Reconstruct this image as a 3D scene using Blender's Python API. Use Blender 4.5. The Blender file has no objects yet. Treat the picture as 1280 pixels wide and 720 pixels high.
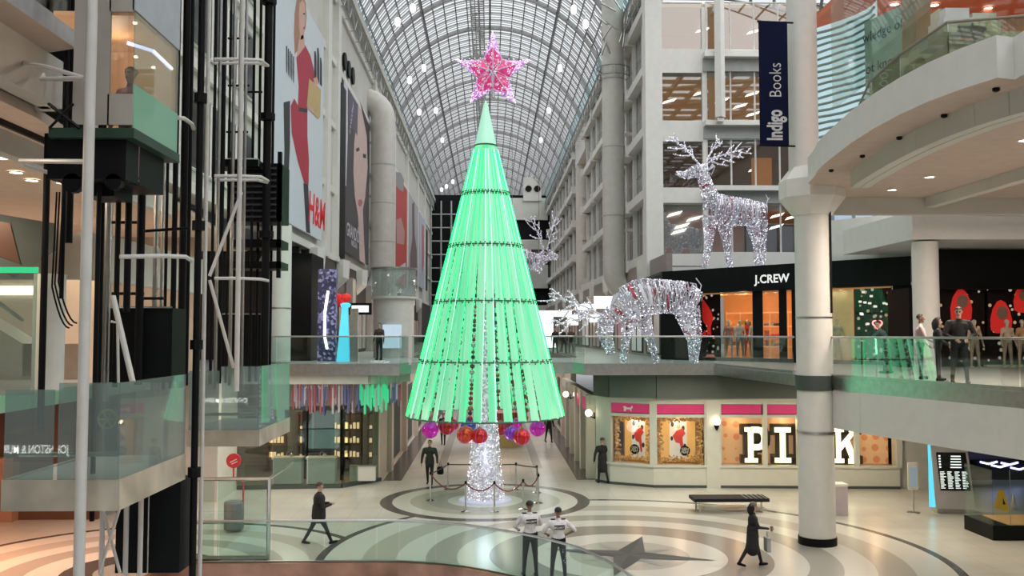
import bpy, bmesh, math, random
import numpy as np
from mathutils import Vector, Matrix
random.seed(7)
C = bpy.context.scene.collection
PI = math.pi
# ------------------------------------------------------------------ camera
FPX = 1150.0
EYE = Vector((0, 0, 5.9))
yaw = math.atan(28 / FPX); pit = math.atan(58 / FPX)
FW = Vector((math.sin(yaw) * math.cos(pit), math.cos(yaw) * math.cos(pit), math.sin(pit)))
RT = FW.cross(Vector((0, 0, 1))).normalized()
UP = RT.cross(FW)
cam = bpy.data.cameras.new('camera'); cam.lens = FPX / 1280 * 36; cam.sensor_width = 36; cam.clip_end = 500
co = bpy.data.objects.new('camera', cam); C.objects.link(co)
co.location = EYE; co.rotation_euler = FW.to_track_quat('-Z', 'Y').to_euler()
bpy.context.scene.camera = co
def ray(px, py): return FW * FPX + RT * (px - 640) + UP * (360 - py)
def gz(px, py, z=0.0):
    r = ray(px, py); return EYE + r * ((z - EYE.z) / r.z)
def vy(px, py, Y):
    r = ray(px, py); return EYE + r * (Y / r.y)
def vx(px, py, X):
    r = ray(px, py); return EYE + r * (X / r.x)
# ------------------------------------------------------------------ materials
MATS = {}
def mat(name, col, rough=.6, metal=0.0, em=None, es=0.0, var=.06, scale=3.0, spec=.5, tex=None):
    if name in MATS: return MATS[name]
    m = bpy.data.materials.new(name); m.use_nodes = True; nt = m.node_tree
    b = nt.nodes['Principled BSDF']
    b.inputs['Roughness'].default_value = rough; b.inputs['Metallic'].default_value = metal
    b.inputs['Specular IOR Level'].default_value = spec
    tc = nt.nodes.new('ShaderNodeTexCoord')
    n = nt.nodes.new('ShaderNodeTexNoise'); n.inputs['Scale'].default_value = scale; n.inputs['Detail'].default_value = 3
    nt.links.new(tc.outputs['Object'], n.inputs['Vector'])
    r = nt.nodes.new('ShaderNodeValToRGB')
    r.color_ramp.elements[0].position = .3; r.color_ramp.elements[1].position = .7
    r.color_ramp.elements[0].color = [max(0, c * (1 - var)) for c in col] + [1]
    r.color_ramp.elements[1].color = [min(1, c * (1 + var)) for c in col] + [1]
    nt.links.new(n.outputs['Fac'], r.inputs['Fac']); nt.links.new(r.outputs['Color'], b.inputs['Base Color'])
    if em:
        b.inputs['Emission Color'].default_value = (*em, 1); b.inputs['Emission Strength'].default_value = es
    MATS[name] = m; return m
def glassmat(name, tint=(.85, .93, .9), refl=.1, rough=.02, milk=0.0, milkcol=(.7, .8, .78)):
    if name in MATS: return MATS[name]
    m = bpy.data.materials.new(name); m.use_nodes = True; nt = m.node_tree; nt.nodes.clear()
    out = nt.nodes.new('ShaderNodeOutputMaterial')
    t = nt.nodes.new('ShaderNodeBsdfTransparent'); t.inputs[0].default_value = (*tint, 1)
    g = nt.nodes.new('ShaderNodeBsdfGlossy'); g.inputs['Roughness'].default_value = rough
    lw = nt.nodes.new('ShaderNodeLayerWeight'); lw.inputs['Blend'].default_value = .5
    pw = nt.nodes.new('ShaderNodeMath'); pw.operation = 'POWER'; pw.inputs[1].default_value = 4.5; nt.links.new(lw.outputs['Facing'], pw.inputs[0])
    ad = nt.nodes.new('ShaderNodeMath'); ad.operation = 'MULTIPLY_ADD'; ad.inputs[1].default_value = .6; ad.inputs[2].default_value = refl + .025; ad.use_clamp = True
    nt.links.new(pw.outputs[0], ad.inputs[0])
    mx = nt.nodes.new('ShaderNodeMixShader')
    nt.links.new(ad.outputs[0], mx.inputs[0]); nt.links.new(t.outputs[0], mx.inputs[1]); nt.links.new(g.outputs[0], mx.inputs[2])
    last = mx
    if milk > 0:
        d = nt.nodes.new('ShaderNodeBsdfDiffuse'); d.inputs[0].default_value = (*milkcol, 1)
        m2 = nt.nodes.new('ShaderNodeMixShader'); m2.inputs[0].default_value = milk
        nt.links.new(mx.outputs[0], m2.inputs[1]); nt.links.new(d.outputs[0], m2.inputs[2]); last = m2
    nt.links.new(last.outputs[0], out.inputs[0])
    MATS[name] = m; return m
def speckle(name, stops, scale=14, es=1.0, base=(.5, .5, .55), kind='VORONOI', metal=.3):
    """emissive voronoi speckle: stops = [(pos, colour)]"""
    if name in MATS: return MATS[name]
    m = bpy.data.materials.new(name); m.use_nodes = True; nt = m.node_tree; b = nt.nodes['Principled BSDF']
    tc = nt.nodes.new('ShaderNodeTexCoord')
    v = nt.nodes.new('ShaderNodeTexVoronoi'); v.inputs['Scale'].default_value = scale
    nt.links.new(tc.outputs['Object'], v.inputs['Vector'])
    r = nt.nodes.new('ShaderNodeValToRGB'); cr = r.color_ramp
    while len(cr.elements) > 1: cr.elements.remove(cr.elements[-1])
    cr.elements[0].position = stops[0][0]; cr.elements[0].color = (*stops[0][1], 1)
    for p, c in stops[1:]:
        e = cr.elements.new(p); e.color = (*c, 1)
    sx = nt.nodes.new('ShaderNodeSeparateColor'); nt.links.new(v.outputs['Color'], sx.inputs[0])
    nt.links.new(sx.outputs[0], r.inputs['Fac'])
    nt.links.new(r.outputs['Color'], b.inputs['Emission Color']); b.inputs['Emission Strength'].default_value = es
    b.inputs['Base Color'].default_value = (*base, 1); b.inputs['Roughness'].default_value = .35; b.inputs['Metallic'].default_value = metal
    MATS[name] = m; return m
# ------------------------------------------------------------------ mesh builder
class MB:
    def __init__(s): s.v = []; s.f = []; s.m = []; s.mats = []; s.cur = 0
    def use(s, m):
        if m not in s.mats: s.mats.append(m)
        s.cur = s.mats.index(m); return s
    def add(s, vs, fs):
        o = len(s.v); s.v.extend([tuple(v) for v in vs])
        for f in fs: s.f.append([o + i for i in f]); s.m.append(s.cur)
        return s
    def box(s, a, b):
        x0, y0, z0 = a; x1, y1, z1 = b
        return s.add([(x0,y0,z0),(x1,y0,z0),(x1,y1,z0),(x0,y1,z0),(x0,y0,z1),(x1,y0,z1),(x1,y1,z1),(x0,y1,z1)],
                     [(0,3,2,1),(4,5,6,7),(0,1,5,4),(1,2,6,5),(2,3,7,6),(3,0,4,7)])
    def slab(s, p, q, t, z0, z1):
        """upright slab along the ground line p-q, thickness t centred, from z0 to z1"""
        p = Vector((p[0], p[1], 0)); q = Vector((q[0], q[1], 0)); d = (q - p); n = Vector((-d.y, d.x, 0)).normalized() * t / 2
        a = [p - n, q - n, q + n, p + n]
        return s.add([(v.x, v.y, z0) for v in a] + [(v.x, v.y, z1) for v in a],
                     [(0,3,2,1),(4,5,6,7),(0,1,5,4),(1,2,6,5),(2,3,7,6),(3,0,4,7)])
    def prism(s, poly, z0, z1, mtop=None, mside=None, mbot=None):
        n = len(poly); o = len(s.v)
        if sum(poly[i][0]*poly[(i+1)%n][1]-poly[(i+1)%n][0]*poly[i][1] for i in range(n)) < 0: poly = poly[::-1]
        s.v.extend([(p[0], p[1], z0) for p in poly] + [(p[0], p[1], z1) for p in poly])
        from mathutils.geometry import tessellate_polygon
        tris = tessellate_polygon([[Vector((p[0], p[1], 0)) for p in poly]])
        for t in tris:
            a, b, c = t
            ar = (poly[b][0]-poly[a][0])*(poly[c][1]-poly[a][1])-(poly[c][0]-poly[a][0])*(poly[b][1]-poly[a][1])
            if ar < 0: b, c = c, b
            if mtop: s.use(mtop)
            s.f.append([o+n+a, o+n+b, o+n+c]); s.m.append(s.cur)
            if mbot: s.use(mbot)
            s.f.append([o+a, o+c, o+b]); s.m.append(s.cur)
        if mside: s.use(mside)
        for i in range(n):
            j = (i+1) % n; s.f.append([o+i, o+j, o+n+j, o+n+i]); s.m.append(s.cur)
        return s
    def tube(s, pts, r, seg=8, cap=True, flat=None):
        pts = [Vector(p) for p in pts]; n = len(pts)
        rs = r if isinstance(r, (list, tuple)) else [r] * n
        o = len(s.v); prev = None
        for i, p in enumerate(pts):
            d = (pts[min(i+1, n-1)] - pts[max(i-1, 0)])
            if d.length < 1e-9: d = Vector((0, 0, 1))
            d.normalize()
            u = prev - d * prev.dot(d) if prev is not None else d.orthogonal()
            if u.length < 1e-6: u = d.orthogonal()
            u.normalize(); prev = u; w = d.cross(u)
            for k in range(seg):
                a = 2 * PI * k / seg + PI / seg
                q = p + (u * math.cos(a) + w * math.sin(a)) * rs[i]; s.v.append(tuple(q))
        for i in range(n - 1):
            for k in range(seg):
                k2 = (k + 1) % seg
                s.f.append([o+i*seg+k, o+i*seg+k2, o+(i+1)*seg+k2, o+(i+1)*seg+k]); s.m.append(s.cur)
        if cap:
            s.f.append([o + k for k in range(seg)][::-1]); s.m.append(s.cur)
            s.f.append([o + (n-1)*seg + k for k in range(seg)]); s.m.append(s.cur)
        return s
    def lathe(s, prof, c=(0,0,0), seg=24, cap=True):
        o = len(s.v); n = len(prof)
        for r, z in prof:
            for k in range(seg):
                a = 2*PI*k/seg; s.v.append((c[0]+r*math.cos(a), c[1]+r*math.sin(a), c[2]+z))
        for i in range(n-1):
            for k in range(seg):
                k2 = (k+1) % seg; s.f.append([o+i*seg+k, o+i*seg+k2, o+(i+1)*seg+k2, o+(i+1)*seg+k]); s.m.append(s.cur)
        if cap:
            s.f.append([o+k for k in range(seg)][::-1]); s.m.append(s.cur)
            s.f.append([o+(n-1)*seg+k for k in range(seg)]); s.m.append(s.cur)
        return s
    def ball(s, c, r, seg=10, rings=6, sc=(1,1,1)):
        o = len(s.v); s.v.append((c[0], c[1], c[2]-r*sc[2]))
        for i in range(1, rings):
            t = PI*i/rings
            for k in range(seg):
                a = 2*PI*k/seg; s.v.append((c[0]+r*sc[0]*math.sin(t)*math.cos(a), c[1]+r*sc[1]*math.sin(t)*math.sin(a), c[2]-r*sc[2]*math.cos(t)))
        s.v.append((c[0], c[1], c[2]+r*sc[2])); L = len(s.v)-1
        for k in range(seg):
            k2 = (k+1) % seg
            s.f.append([o, o+1+k2, o+1+k]); s.m.append(s.cur)
            for i in range(rings-2):
                s.f.append([o+1+i*seg+k, o+1+i*seg+k2, o+1+(i+1)*seg+k2, o+1+(i+1)*seg+k]); s.m.append(s.cur)
            s.f.append([L, o+1+(rings-2)*seg+k, o+1+(rings-2)*seg+k2]); s.m.append(s.cur)
        return s
    def octa(s, c, r):
        x, y, z = c
        return s.add([(x-r,y,z),(x+r,y,z),(x,y-r,z),(x,y+r,z),(x,y,z-r),(x,y,z+r)],
                     [(0,2,5),(2,1,5),(1,3,5),(3,0,5),(2,0,4),(1,2,4),(3,1,4),(0,3,4)])
    def poly(s, pts): return s.add(pts, [tuple(range(len(pts)))])
    def build(s, name, parent=None, smooth=False, loc=None, m=None):
        me = bpy.data.meshes.new(name); me.from_pydata(s.v, [], s.f)
        for mm in (s.mats or [m]): me.materials.append(mm)
        if len(s.mats) > 1: me.polygons.foreach_set('material_index', s.m)
        if smooth:
            me.polygons.foreach_set('use_smooth', [True]*len(s.f))
            try: me.set_sharp_from_angle(angle=math.radians(40))
            except Exception: pass
        me.update()
        o = bpy.data.objects.new(name, me); C.objects.link(o)
        if loc: o.location = loc
        if parent: o.parent = parent
        return o
def tag(o, label, cat, group=None, kind=None):
    o['label'] = label; o['category'] = cat
    if group: o['group'] = group
    if kind: o['kind'] = kind
    return o
def thing(name, label, cat, loc=(0,0,0), rz=0, group=None):
    o = bpy.data.objects.new(name, None); C.objects.link(o); o.empty_display_size = .2
    o.location = loc; o.rotation_euler = (0, 0, rz)
    return tag(o, label, cat, group)
def struct(o): o['kind'] = 'structure'; return o
def copy_tree(o, parent=None):
    c = o.copy(); C.objects.link(c); c.parent = parent
    for ch in list(o.children): copy_tree(ch, c)
    return c
def text_mb(mb, body, origin, ux, uz, size, bold=0.0, depth=.02, align='CENTER', shear=0, sx=1.0):
    """flat lettering standing on the plane spanned by ux (reading direction) and uz (up)"""
    cu = bpy.data.curves.new('t', 'FONT'); cu.body = body; cu.size = size; cu.align_x = align
    cu.offset = bold; cu.extrude = 0; cu.shear = shear; cu.resolution_u = 3
    o = bpy.data.objects.new('t', cu); C.objects.link(o)
    bpy.context.view_layer.update()
    me = bpy.data.meshes.new_from_object(o.evaluated_get(bpy.context.evaluated_depsgraph_get()))
    ux = Vector(ux).normalized(); uz = Vector(uz).normalized(); n = ux.cross(uz); O = Vector(origin)
    mb.add([O + ux*v.co.x*sx + uz*v.co.y + n*depth for v in me.vertices], [tuple(p.vertices) for p in me.polygons])
    bpy.data.objects.remove(o); bpy.data.curves.remove(cu); bpy.data.meshes.remove(me)
    return mb
# ------------------------------------------------------------------ palette
M_white = mat('painted_white', (.73, .72, .68), .5, var=.03)
M_offw = mat('painted_warm_white', (.60, .58, .53), .6, var=.05)
M_fac = mat('facade_cream', (.58, .57, .52), .6, var=.06, scale=.6)
M_facd = mat('facade_grey', (.36, .37, .36), .6)  # mid grey for frames, seams and outer walls
M_dark = mat('dark_soffit', (.06, .075, .07), .7)
M_black = mat('black_steel', (.008, .008, .009), .45, spec=.12)
M_blackp = mat('black_panel', (.006, .008, .008), .5, var=.2, spec=.12)
M_steel = mat('brushed_steel', (.55, .55, .54), .28, 1.0, var=.1, scale=6)
M_chrome = mat('polished_steel', (.7, .7, .7), .15, 1.0)
M_rib = mat('roof_steel', (.24, .24, .24), .6)
M_ribd = mat('roof_steel_dark', (.15, .15, .16), .6)
M_pole = mat('white_pole', (.62, .60, .57), .4)
M_cop = mat('copper_fascia', (.30, .17, .12), .3, .7, var=.3, scale=1.5)
M_soff = mat('beige_soffit', (.50, .40, .33), .7)
M_lvl = mat('level_floor_tile', (.36, .36, .35), .36, var=.08, scale=1.2)
G_rail = glassmat('rail_glass', (.84, .93, .90), .03)
G_green = glassmat('lift_glass', (.74, .84, .82), .06, milk=.24, milkcol=(.42, .50, .49))
G_clear = glassmat('shop_glass', (.95, .97, .96), .0)
G_office = glassmat('office_glass', (.56, .60, .58), .22)
def roofmat(name, tint):
    m = bpy.data.materials.new(name); m.use_nodes = True; nt = m.node_tree; nt.nodes.clear()
    out = nt.nodes.new('ShaderNodeOutputMaterial'); t = nt.nodes.new('ShaderNodeBsdfTransparent'); t.inputs[0].default_value = (*tint, 1)
    d = nt.nodes.new('ShaderNodeBsdfTranslucent'); d.inputs[0].default_value = (.9, .93, .95, 1); mx = nt.nodes.new('ShaderNodeMixShader'); mx.inputs[0].default_value = .12
    nt.links.new(t.outputs[0], mx.inputs[1]); nt.links.new(d.outputs[0], mx.inputs[2]); nt.links.new(mx.outputs[0], out.inputs[0]); return m
G_roof = roofmat('roof_glass', (.88, .89, .89)); G_aqua = roofmat('roof_glass_aqua', (.55, .80, .82))
def dots(name, base, lo=.28, scale=8, es=.9):
    if name in MATS: return MATS[name]
    m = bpy.data.materials.new(name); m.use_nodes = True; nt = m.node_tree; b = nt.nodes['Principled BSDF']; N = nt.nodes.new; L = nt.links.new
    tc = N('ShaderNodeTexCoord'); v = N('ShaderNodeTexVoronoi'); v.inputs['Scale'].default_value = scale; L(tc.outputs['Object'], v.inputs['Vector'])
    lt = N('ShaderNodeMath'); lt.operation = 'LESS_THAN'; lt.inputs[1].default_value = lo; L(v.outputs['Distance'], lt.inputs[0])
    sx = N('ShaderNodeSeparateColor'); L(v.outputs['Color'], sx.inputs[0]); g = N('ShaderNodeMath'); g.operation = 'GREATER_THAN'; g.inputs[1].default_value = .45; L(sx.outputs[1], g.inputs[0])
    mu = N('ShaderNodeMath'); mu.operation = 'MULTIPLY'; L(lt.outputs[0], mu.inputs[0]); L(g.outputs[0], mu.inputs[1])
    r = N('ShaderNodeValToRGB'); r.color_ramp.elements[0].color = (.55, .5, .45, 1); r.color_ramp.elements[1].color = (.5, .28, .1, 1); L(sx.outputs[0], r.inputs[0])
    m2 = N('ShaderNodeMath'); m2.operation = 'MULTIPLY'; m2.inputs[1].default_value = es; L(mu.outputs[0], m2.inputs[0])
    L(r.outputs[0], b.inputs['Emission Color']); L(m2.outputs[0], b.inputs['Emission Strength']); b.inputs['Base Color'].default_value = (*base, 1); b.inputs['Specular IOR Level'].default_value = .1
    MATS[name] = m; return m
def emi(name, col, s): return mat(name, col, .5, 0, col, s, 0)
E_white = emi('lamp_white', (1, .98, .95), 3.0)
E_warm = emi('lamp_warm', (1, .78, .45), 4.0)
# ------------------------------------------------------------------ floor with ring inlays
C1 = (3.75, 24.9); C2 = (-.15, 33.1); C3 = (-8.7, 23.6)
def floor_material():
    m = bpy.data.materials.new('stone_floor_rings'); m.use_nodes = True; nt = m.node_tree; b = nt.nodes['Principled BSDF']
    L = nt.links.new; N = nt.nodes.new
    g = N('ShaderNodeNewGeometry'); sx = N('ShaderNodeSeparateXYZ'); L(g.outputs['Position'], sx.inputs[0])
    nz = N('ShaderNodeTexNoise'); nz.inputs['Scale'].default_value = .5; L(g.outputs['Position'], nz.inputs['Vector'])
    r0 = N('ShaderNodeValToRGB'); r0.color_ramp.elements[0].position = .35; r0.color_ramp.elements[1].position = .65
    r0.color_ramp.elements[0].color = (.52, .50, .44, 1); r0.color_ramp.elements[1].color = (.60, .58, .52, 1)
    L(nz.outputs['Fac'], r0.inputs[0])
    bk = N('ShaderNodeTexBrick'); bk.offset = 0; bk.inputs['Scale'].default_value = .55
    bk.inputs['Mortar Size'].default_value = .006; bk.inputs['Color1'].default_value = bk.inputs['Color2'].default_value = (1,1,1,1)
    bk.inputs['Mortar'].default_value = (.84,.84,.84,1); bk.inputs['Brick Width'].default_value = .5; bk.inputs['Row Height'].default_value = .5
    L(g.outputs['Position'], bk.inputs['Vector'])
    mu = N('ShaderNodeMix'); mu.data_type = 'RGBA'; mu.blend_type = 'MULTIPLY'; mu.inputs[0].default_value = 1
    L(r0.outputs[0], mu.inputs[6]); L(bk.outputs['Color'], mu.inputs[7]); cur = mu.outputs[2]
    D = (.085, .078, .072); GR = (.36, .34, .30); LT = (.62, .60, .54); TN = (.45, .42, .36); MD = (.27, .25, .22)
    def rings(cx, cy, stops, cur):
        a = N('ShaderNodeMath'); a.operation = 'SUBTRACT'; a.inputs[1].default_value = cx; L(sx.outputs[0], a.inputs[0])
        c = N('ShaderNodeMath'); c.operation = 'SUBTRACT'; c.inputs[1].default_value = cy; L(sx.outputs[1], c.inputs[0])
        h = N('ShaderNodeCombineXYZ'); L(a.outputs[0], h.inputs[0]); L(c.outputs[0], h.inputs[1])
        l = N('ShaderNodeVectorMath'); l.operation = 'LENGTH'; L(h.outputs[0], l.inputs[0])
        d = N('ShaderNodeMath'); d.operation = 'MULTIPLY'; d.inputs[1].default_value = .1; L(l.outputs['Value'], d.inputs[0])
        r = N('ShaderNodeValToRGB'); cr = r.color_ramp; cr.interpolation = 'CONSTANT'
        cr.elements.remove(cr.elements[-1]); cr.elements[0].position = 0; cr.elements[0].color = (*stops[0][1], 1)
        for p, c_ in stops[1:]:
            e = cr.elements.new(p / 10); e.color = (*(c_ or (0,0,0)), 1 if c_ else 0)
        L(d.outputs[0], r.inputs[0])
        mx = N('ShaderNodeMix'); mx.data_type = 'RGBA'; L(r.outputs['Alpha'], mx.inputs[0]); L(cur, mx.inputs[6]); L(r.outputs['Color'], mx.inputs[7])
        return mx.outputs[2]
    cur = rings(*C3, [(0, GR), (1.1, D), (1.9, LT), (2.7, GR), (3.4, LT), (4.1, TN), (4.8, LT), (5.55, D), (5.8, None)], cur)
    cur = rings(*C1, [(0, (.44, .43, .38)), (1.6, LT), (2.55, MD), (3.75, LT), (4.6, GR), (5.4, LT), (6.2, TN), (7.1, LT), (8.05, D), (8.3, None)], cur)
    cur = rings(*C2, [(0, LT), (1.3, GR), (2.0, TN), (2.65, LT), (3.25, D), (3.7, None)], cur)
    # dark border strips along the corridor
    ab = N('ShaderNodeMath'); ab.operation = 'ABSOLUTE'; L(sx.outputs[0], ab.inputs[0])
    for lo, hi, ylo, col in ((3.55, 4.3, 37.6, D), (1.95, 2.35, 41, GR)):
        g1 = N('ShaderNodeMath'); g1.operation = 'GREATER_THAN'; g1.inputs[1].default_value = lo; L(ab.outputs[0], g1.inputs[0])
        g2 = N('ShaderNodeMath'); g2.operation = 'LESS_THAN'; g2.inputs[1].default_value = hi; L(ab.outputs[0], g2.inputs[0])
        g3 = N('ShaderNodeMath'); g3.operation = 'GREATER_THAN'; g3.inputs[1].default_value = ylo; L(sx.outputs[1], g3.inputs[0])
        m1 = N('ShaderNodeMath'); m1.operation = 'MULTIPLY'; L(g1.outputs[0], m1.inputs[0]); L(g2.outputs[0], m1.inputs[1])
        m2 = N('ShaderNodeMath'); m2.operation = 'MULTIPLY'; L(m1.outputs[0], m2.inputs[0]); L(g3.outputs[0], m2.inputs[1])
        mx = N('ShaderNodeMix'); mx.data_type = 'RGBA'; L(m2.outputs[0], mx.inputs[0]); L(cur, mx.inputs[6]); mx.inputs[7].default_value = (*col, 1)
        cur = mx.outputs[2]
    L(cur, b.inputs['Base Color']); b.inputs['Roughness'].default_value = .22; b.inputs['Specular IOR Level'].default_value = .4
    return m
M_floor = floor_material(); MATS['floor'] = M_floor
VOID = [(-8.3, 24.0), (-2.9, 24.0), (-2.34, 23.97), (-1.4, 23.75), (-.65, 23.4), (-.14, 23.05), (.64, 22.4), (1.2, 21.85), (1.7, 21.2), (1.96, 20.8), (2.43, 19.6), (2.75, 18.3), (2.95, 16.8), (3.05, 14.5)]
b = MB().use(M_floor)
b.prism([(-30, -4), (-8.3, -4)] + VOID + [(3.05, -4), (30, -4), (30, 150), (-30, 150)], -.12, 0, M_floor, M_floor, M_dark)
# compass star inlay
for rot, Lr, col in ((45, 1.15, mat('inlay_grey', (.30, .29, .27), .6, spec=.2)), (0, 2.3, mat('inlay_dark', (.085, .082, .078), .6, spec=.2))):
    b.use(col)
    for k in range(4):
        a = math.radians(rot + 90 * k - 18); s_ = .52 if rot == 0 else .36; zz = .012 if rot == 0 else .006
        t = (C1[0] + Lr*math.cos(a), C1[1] + Lr*math.sin(a))
        if rot: t = (C1[0] + Lr*1.25*math.cos(a), C1[1] + Lr*1.25*math.sin(a))
        for sg in (-1, 1):
            q = (C1[0] + s_*math.cos(a+sg*PI/4), C1[1] + s_*math.sin(a+sg*PI/4))
            if sg > 0 and rot == 0: b.use(mat('inlay_dark', ()))
            elif rot == 0: b.use(mat('inlay_mid', (.11, .106, .10), .6, spec=.2))
            pts = [(C1[0], C1[1], zz), (q[0], q[1], zz), (t[0], t[1], zz)]
            b.poly(pts if sg < 0 else [pts[0], pts[2], pts[1]])
struct(b.build('floor'))
b = MB().use(M_cop); 
for p, q in zip(VOID, VOID[1:]): b.slab(p, q, .10, -.75, .06)
b.slab((-8.3, -4), (-8.3, 24), .1, -.75, .06); b.slab((3.05, -4), (3.05, 14.5), .1, -.75, .06)
struct(b.build('trim_1'))
b = MB().use(M_offw); b.box((-9, -4, -5.2), (4, 25, -5)); struct(b.build('floor.001'))
# ------------------------------------------------------------------ level two slab
F2 = 4.7
L2 = [(-30, 13), (-9.6, 13), (-9.6, 35), (-3.4, 35), (-3.1, 36.6), (3.3, 36.6), (3.6, 35), (8.55, 35), (9.3, 27), (9.85, 24.4), (10.5, 21.6), (11.1, 19.2), (12.0, 15.8), (12.9, 12), (30, 12), (30, 150),
      (4.3, 150), (4.3, 47), (-4.3, 47), (-4.3, 150), (-30, 150)]
b = MB(); b.prism(L2, 4.35, F2, M_lvl, M_steel, M_dark); struct(b.build('floor.002'))
# ------------------------------------------------------------------ balustrades
def rail(name, label, pts, z, h=1.12, step=1.6, glass=None, group=None, top=M_steel, base=True):
    g = glass or G_rail
    t = thing(name, label, 'balustrade', (pts[0][0], pts[0][1], z), 0, group)
    O = Vector((pts[0][0], pts[0][1], 0)); P = [Vector((p[0], p[1], 0)) - O for p in pts]
    MB().use(top).tube([(p.x, p.y, h) for p in P], .032, 8).build('handrail', t, True)
    if base:
        b = MB().use(M_steel)
        for p, q in zip(P, P[1:]): b.slab(p, q, .07, 0, .09)
        b.build('base_channel', t)
    for p, q in zip(P, P[1:]):
        n = max(1, round((q-p).length / step))
        for i in range(n):
            a = p.lerp(q, (i + .012) / n); c = p.lerp(q, (i + .988) / n)
            MB().use(g).slab(a, c, .014, .05, h - .02).build('glass_panel', t)
    return t
def inset(pts, d):
    """shift a polyline to its left by d"""
    out = []
    for i, p in enumerate(pts):
        a = Vector(pts[max(i-1, 0)]); c = Vector(pts[min(i+1, len(pts)-1)]); t = (c - a).normalized()
        out.append((p[0] - t.y*d, p[1] + t.x*d))
    return out
rail('glass_balustrade', 'curved glass balustrade with steel rail in front of the two security guards', inset(VOID, .12), 0, 1.1, 1.5, glassmat('void_glass', (.86, .95, .92), -.012))
rail('glass_balustrade', 'upper glass balustrade below the shop sign with white letters, behind the tree to the column', inset([(-3.1, 36.6), (3.3, 36.6), (3.6, 35), (8.55, 35), (9.2, 28)], .12), F2)
rail('glass_balustrade', 'upper glass balustrade at left, in front of the blue glowing display and two shoppers', inset([(-9.6, 35), (-3.4, 35), (-3.1, 36.6)], .12), F2)
G_refl = glassmat('right_rail_glass', (.90, .96, .94), .17)
rail('glass_balustrade', 'right foreground glass balustrade reflecting green light, in front of three people talking', inset([(9.45, 26.2), (9.85, 24.4), (10.5, 21.6), (11.1, 19.2), (12.0, 15.8), (12.9, 12)], .1), F2, step=2.2, glass=G_refl)
for sx_ in (-1, 1):
    rail('glass_balustrade', 'far glass balustrade along the %s upper walkway beyond the tree' % ('left' if sx_ < 0 else 'right'),
         [(4.4*sx_, 47), (4.4*sx_, 110)], F2, step=4)
# ------------------------------------------------------------------ bridge beams
b = MB().use(M_white)
for p, q in zip([(9.7, 26.3), (10.0, 24.4), (10.65, 21.6), (11.25, 19.2), (12.15, 15.8), (13.05, 12)], [(10.0, 24.4), (10.65, 21.6), (11.25, 19.2), (12.15, 15.8), (13.05, 12)]):
    b.slab(p, q, .3, 3.28, 4.35)
struct(b.build('trim_2'))
b = MB().use(M_offw); b.slab((-9.6, 35.25), (-4.6, 35.25), .3, 4.02, 4.35); b.slab((-4.6, 35.25), (-3.3, 37.2), .3, 4.02, 4.35); struct(b.build('trim_3'))
# ------------------------------------------------------------------ vaulted glass roof
SPR = 26.9; RR = 9.69; ZC = SPR + 6.1 - RR; AM = math.asin(9 / RR)
def vpt(t, y, dr=0.0):
    a = -AM + 2*AM*t; return (math.sin(a)*(RR+dr), y, ZC + math.cos(a)*(RR+dr))
Y0, Y1 = -64, 178
b = MB(); NS = 24
for i in range(NS):
    b.use(G_aqua if i in (0, NS-1) else G_roof)
    t0, t1 = i/NS, (i+1)/NS
    b.poly([vpt(t0, Y0, .1), vpt(t1, Y0, .1), vpt(t1, Y1, .1), vpt(t0, Y1, .1)])
struct(b.build('ceiling', smooth=True))
def arch(b, y, w, h, dr=0):
    o = len(b.v)
    for i in range(NS+1):
        for (dy, dd) in ((-w/2, dr), (w/2, dr), (w/2, dr-h), (-w/2, dr-h)):
            b.v.append(vpt(i/NS, y+dy, dd))
    for i in range(NS):
        for k in range(4):
            k2 = (k+1) % 4; b.f.append([o+i*4+k, o+(i+1)*4+k, o+(i+1)*4+k2, o+i*4+k2]); b.m.append(b.cur)
b = MB().use(M_rib)
y = 30.0; n = 0
while y < Y1:
    if n % 15 == 0: arch(b, y, .16, .34)
    elif n % 3 == 0: arch(b, y, .09, .12)
    else: arch(b, y, .07, .06)
    y += .55; n += 1
y = -63.5; n = 0
while y < 29.8:
    arch(b, y, .22 if n % 5 == 0 else .12, .3 if n % 5 == 0 else .12); y += 1.5; n += 1
struct(b.build('trim_4'))
b = MB().use(M_rib)
for i in range(NS+1):
    thick = i % 6 == 0
    a = -AM + 2*AM*i/NS; r = RR - .02; w = .085 if thick else .04; h = .26 if thick else .10
    n_ = Vector((math.sin(a), 0, math.cos(a))); t_ = Vector((math.cos(a), 0, -math.sin(a)))
    p = Vector((0, 0, ZC)) + n_*r
    q = [p + t_*w, p - t_*w, p - t_*w - n_*h, p + t_*w - n_*h]
    b.add([(v.x, Y0, v.z) for v in q] + [(v.x, Y1, v.z) for v in q], [(0,1,5,4),(1,2,6,5),(2,3,7,6),(3,0,4,7)])
struct(b.build('trim_5'))
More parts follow.
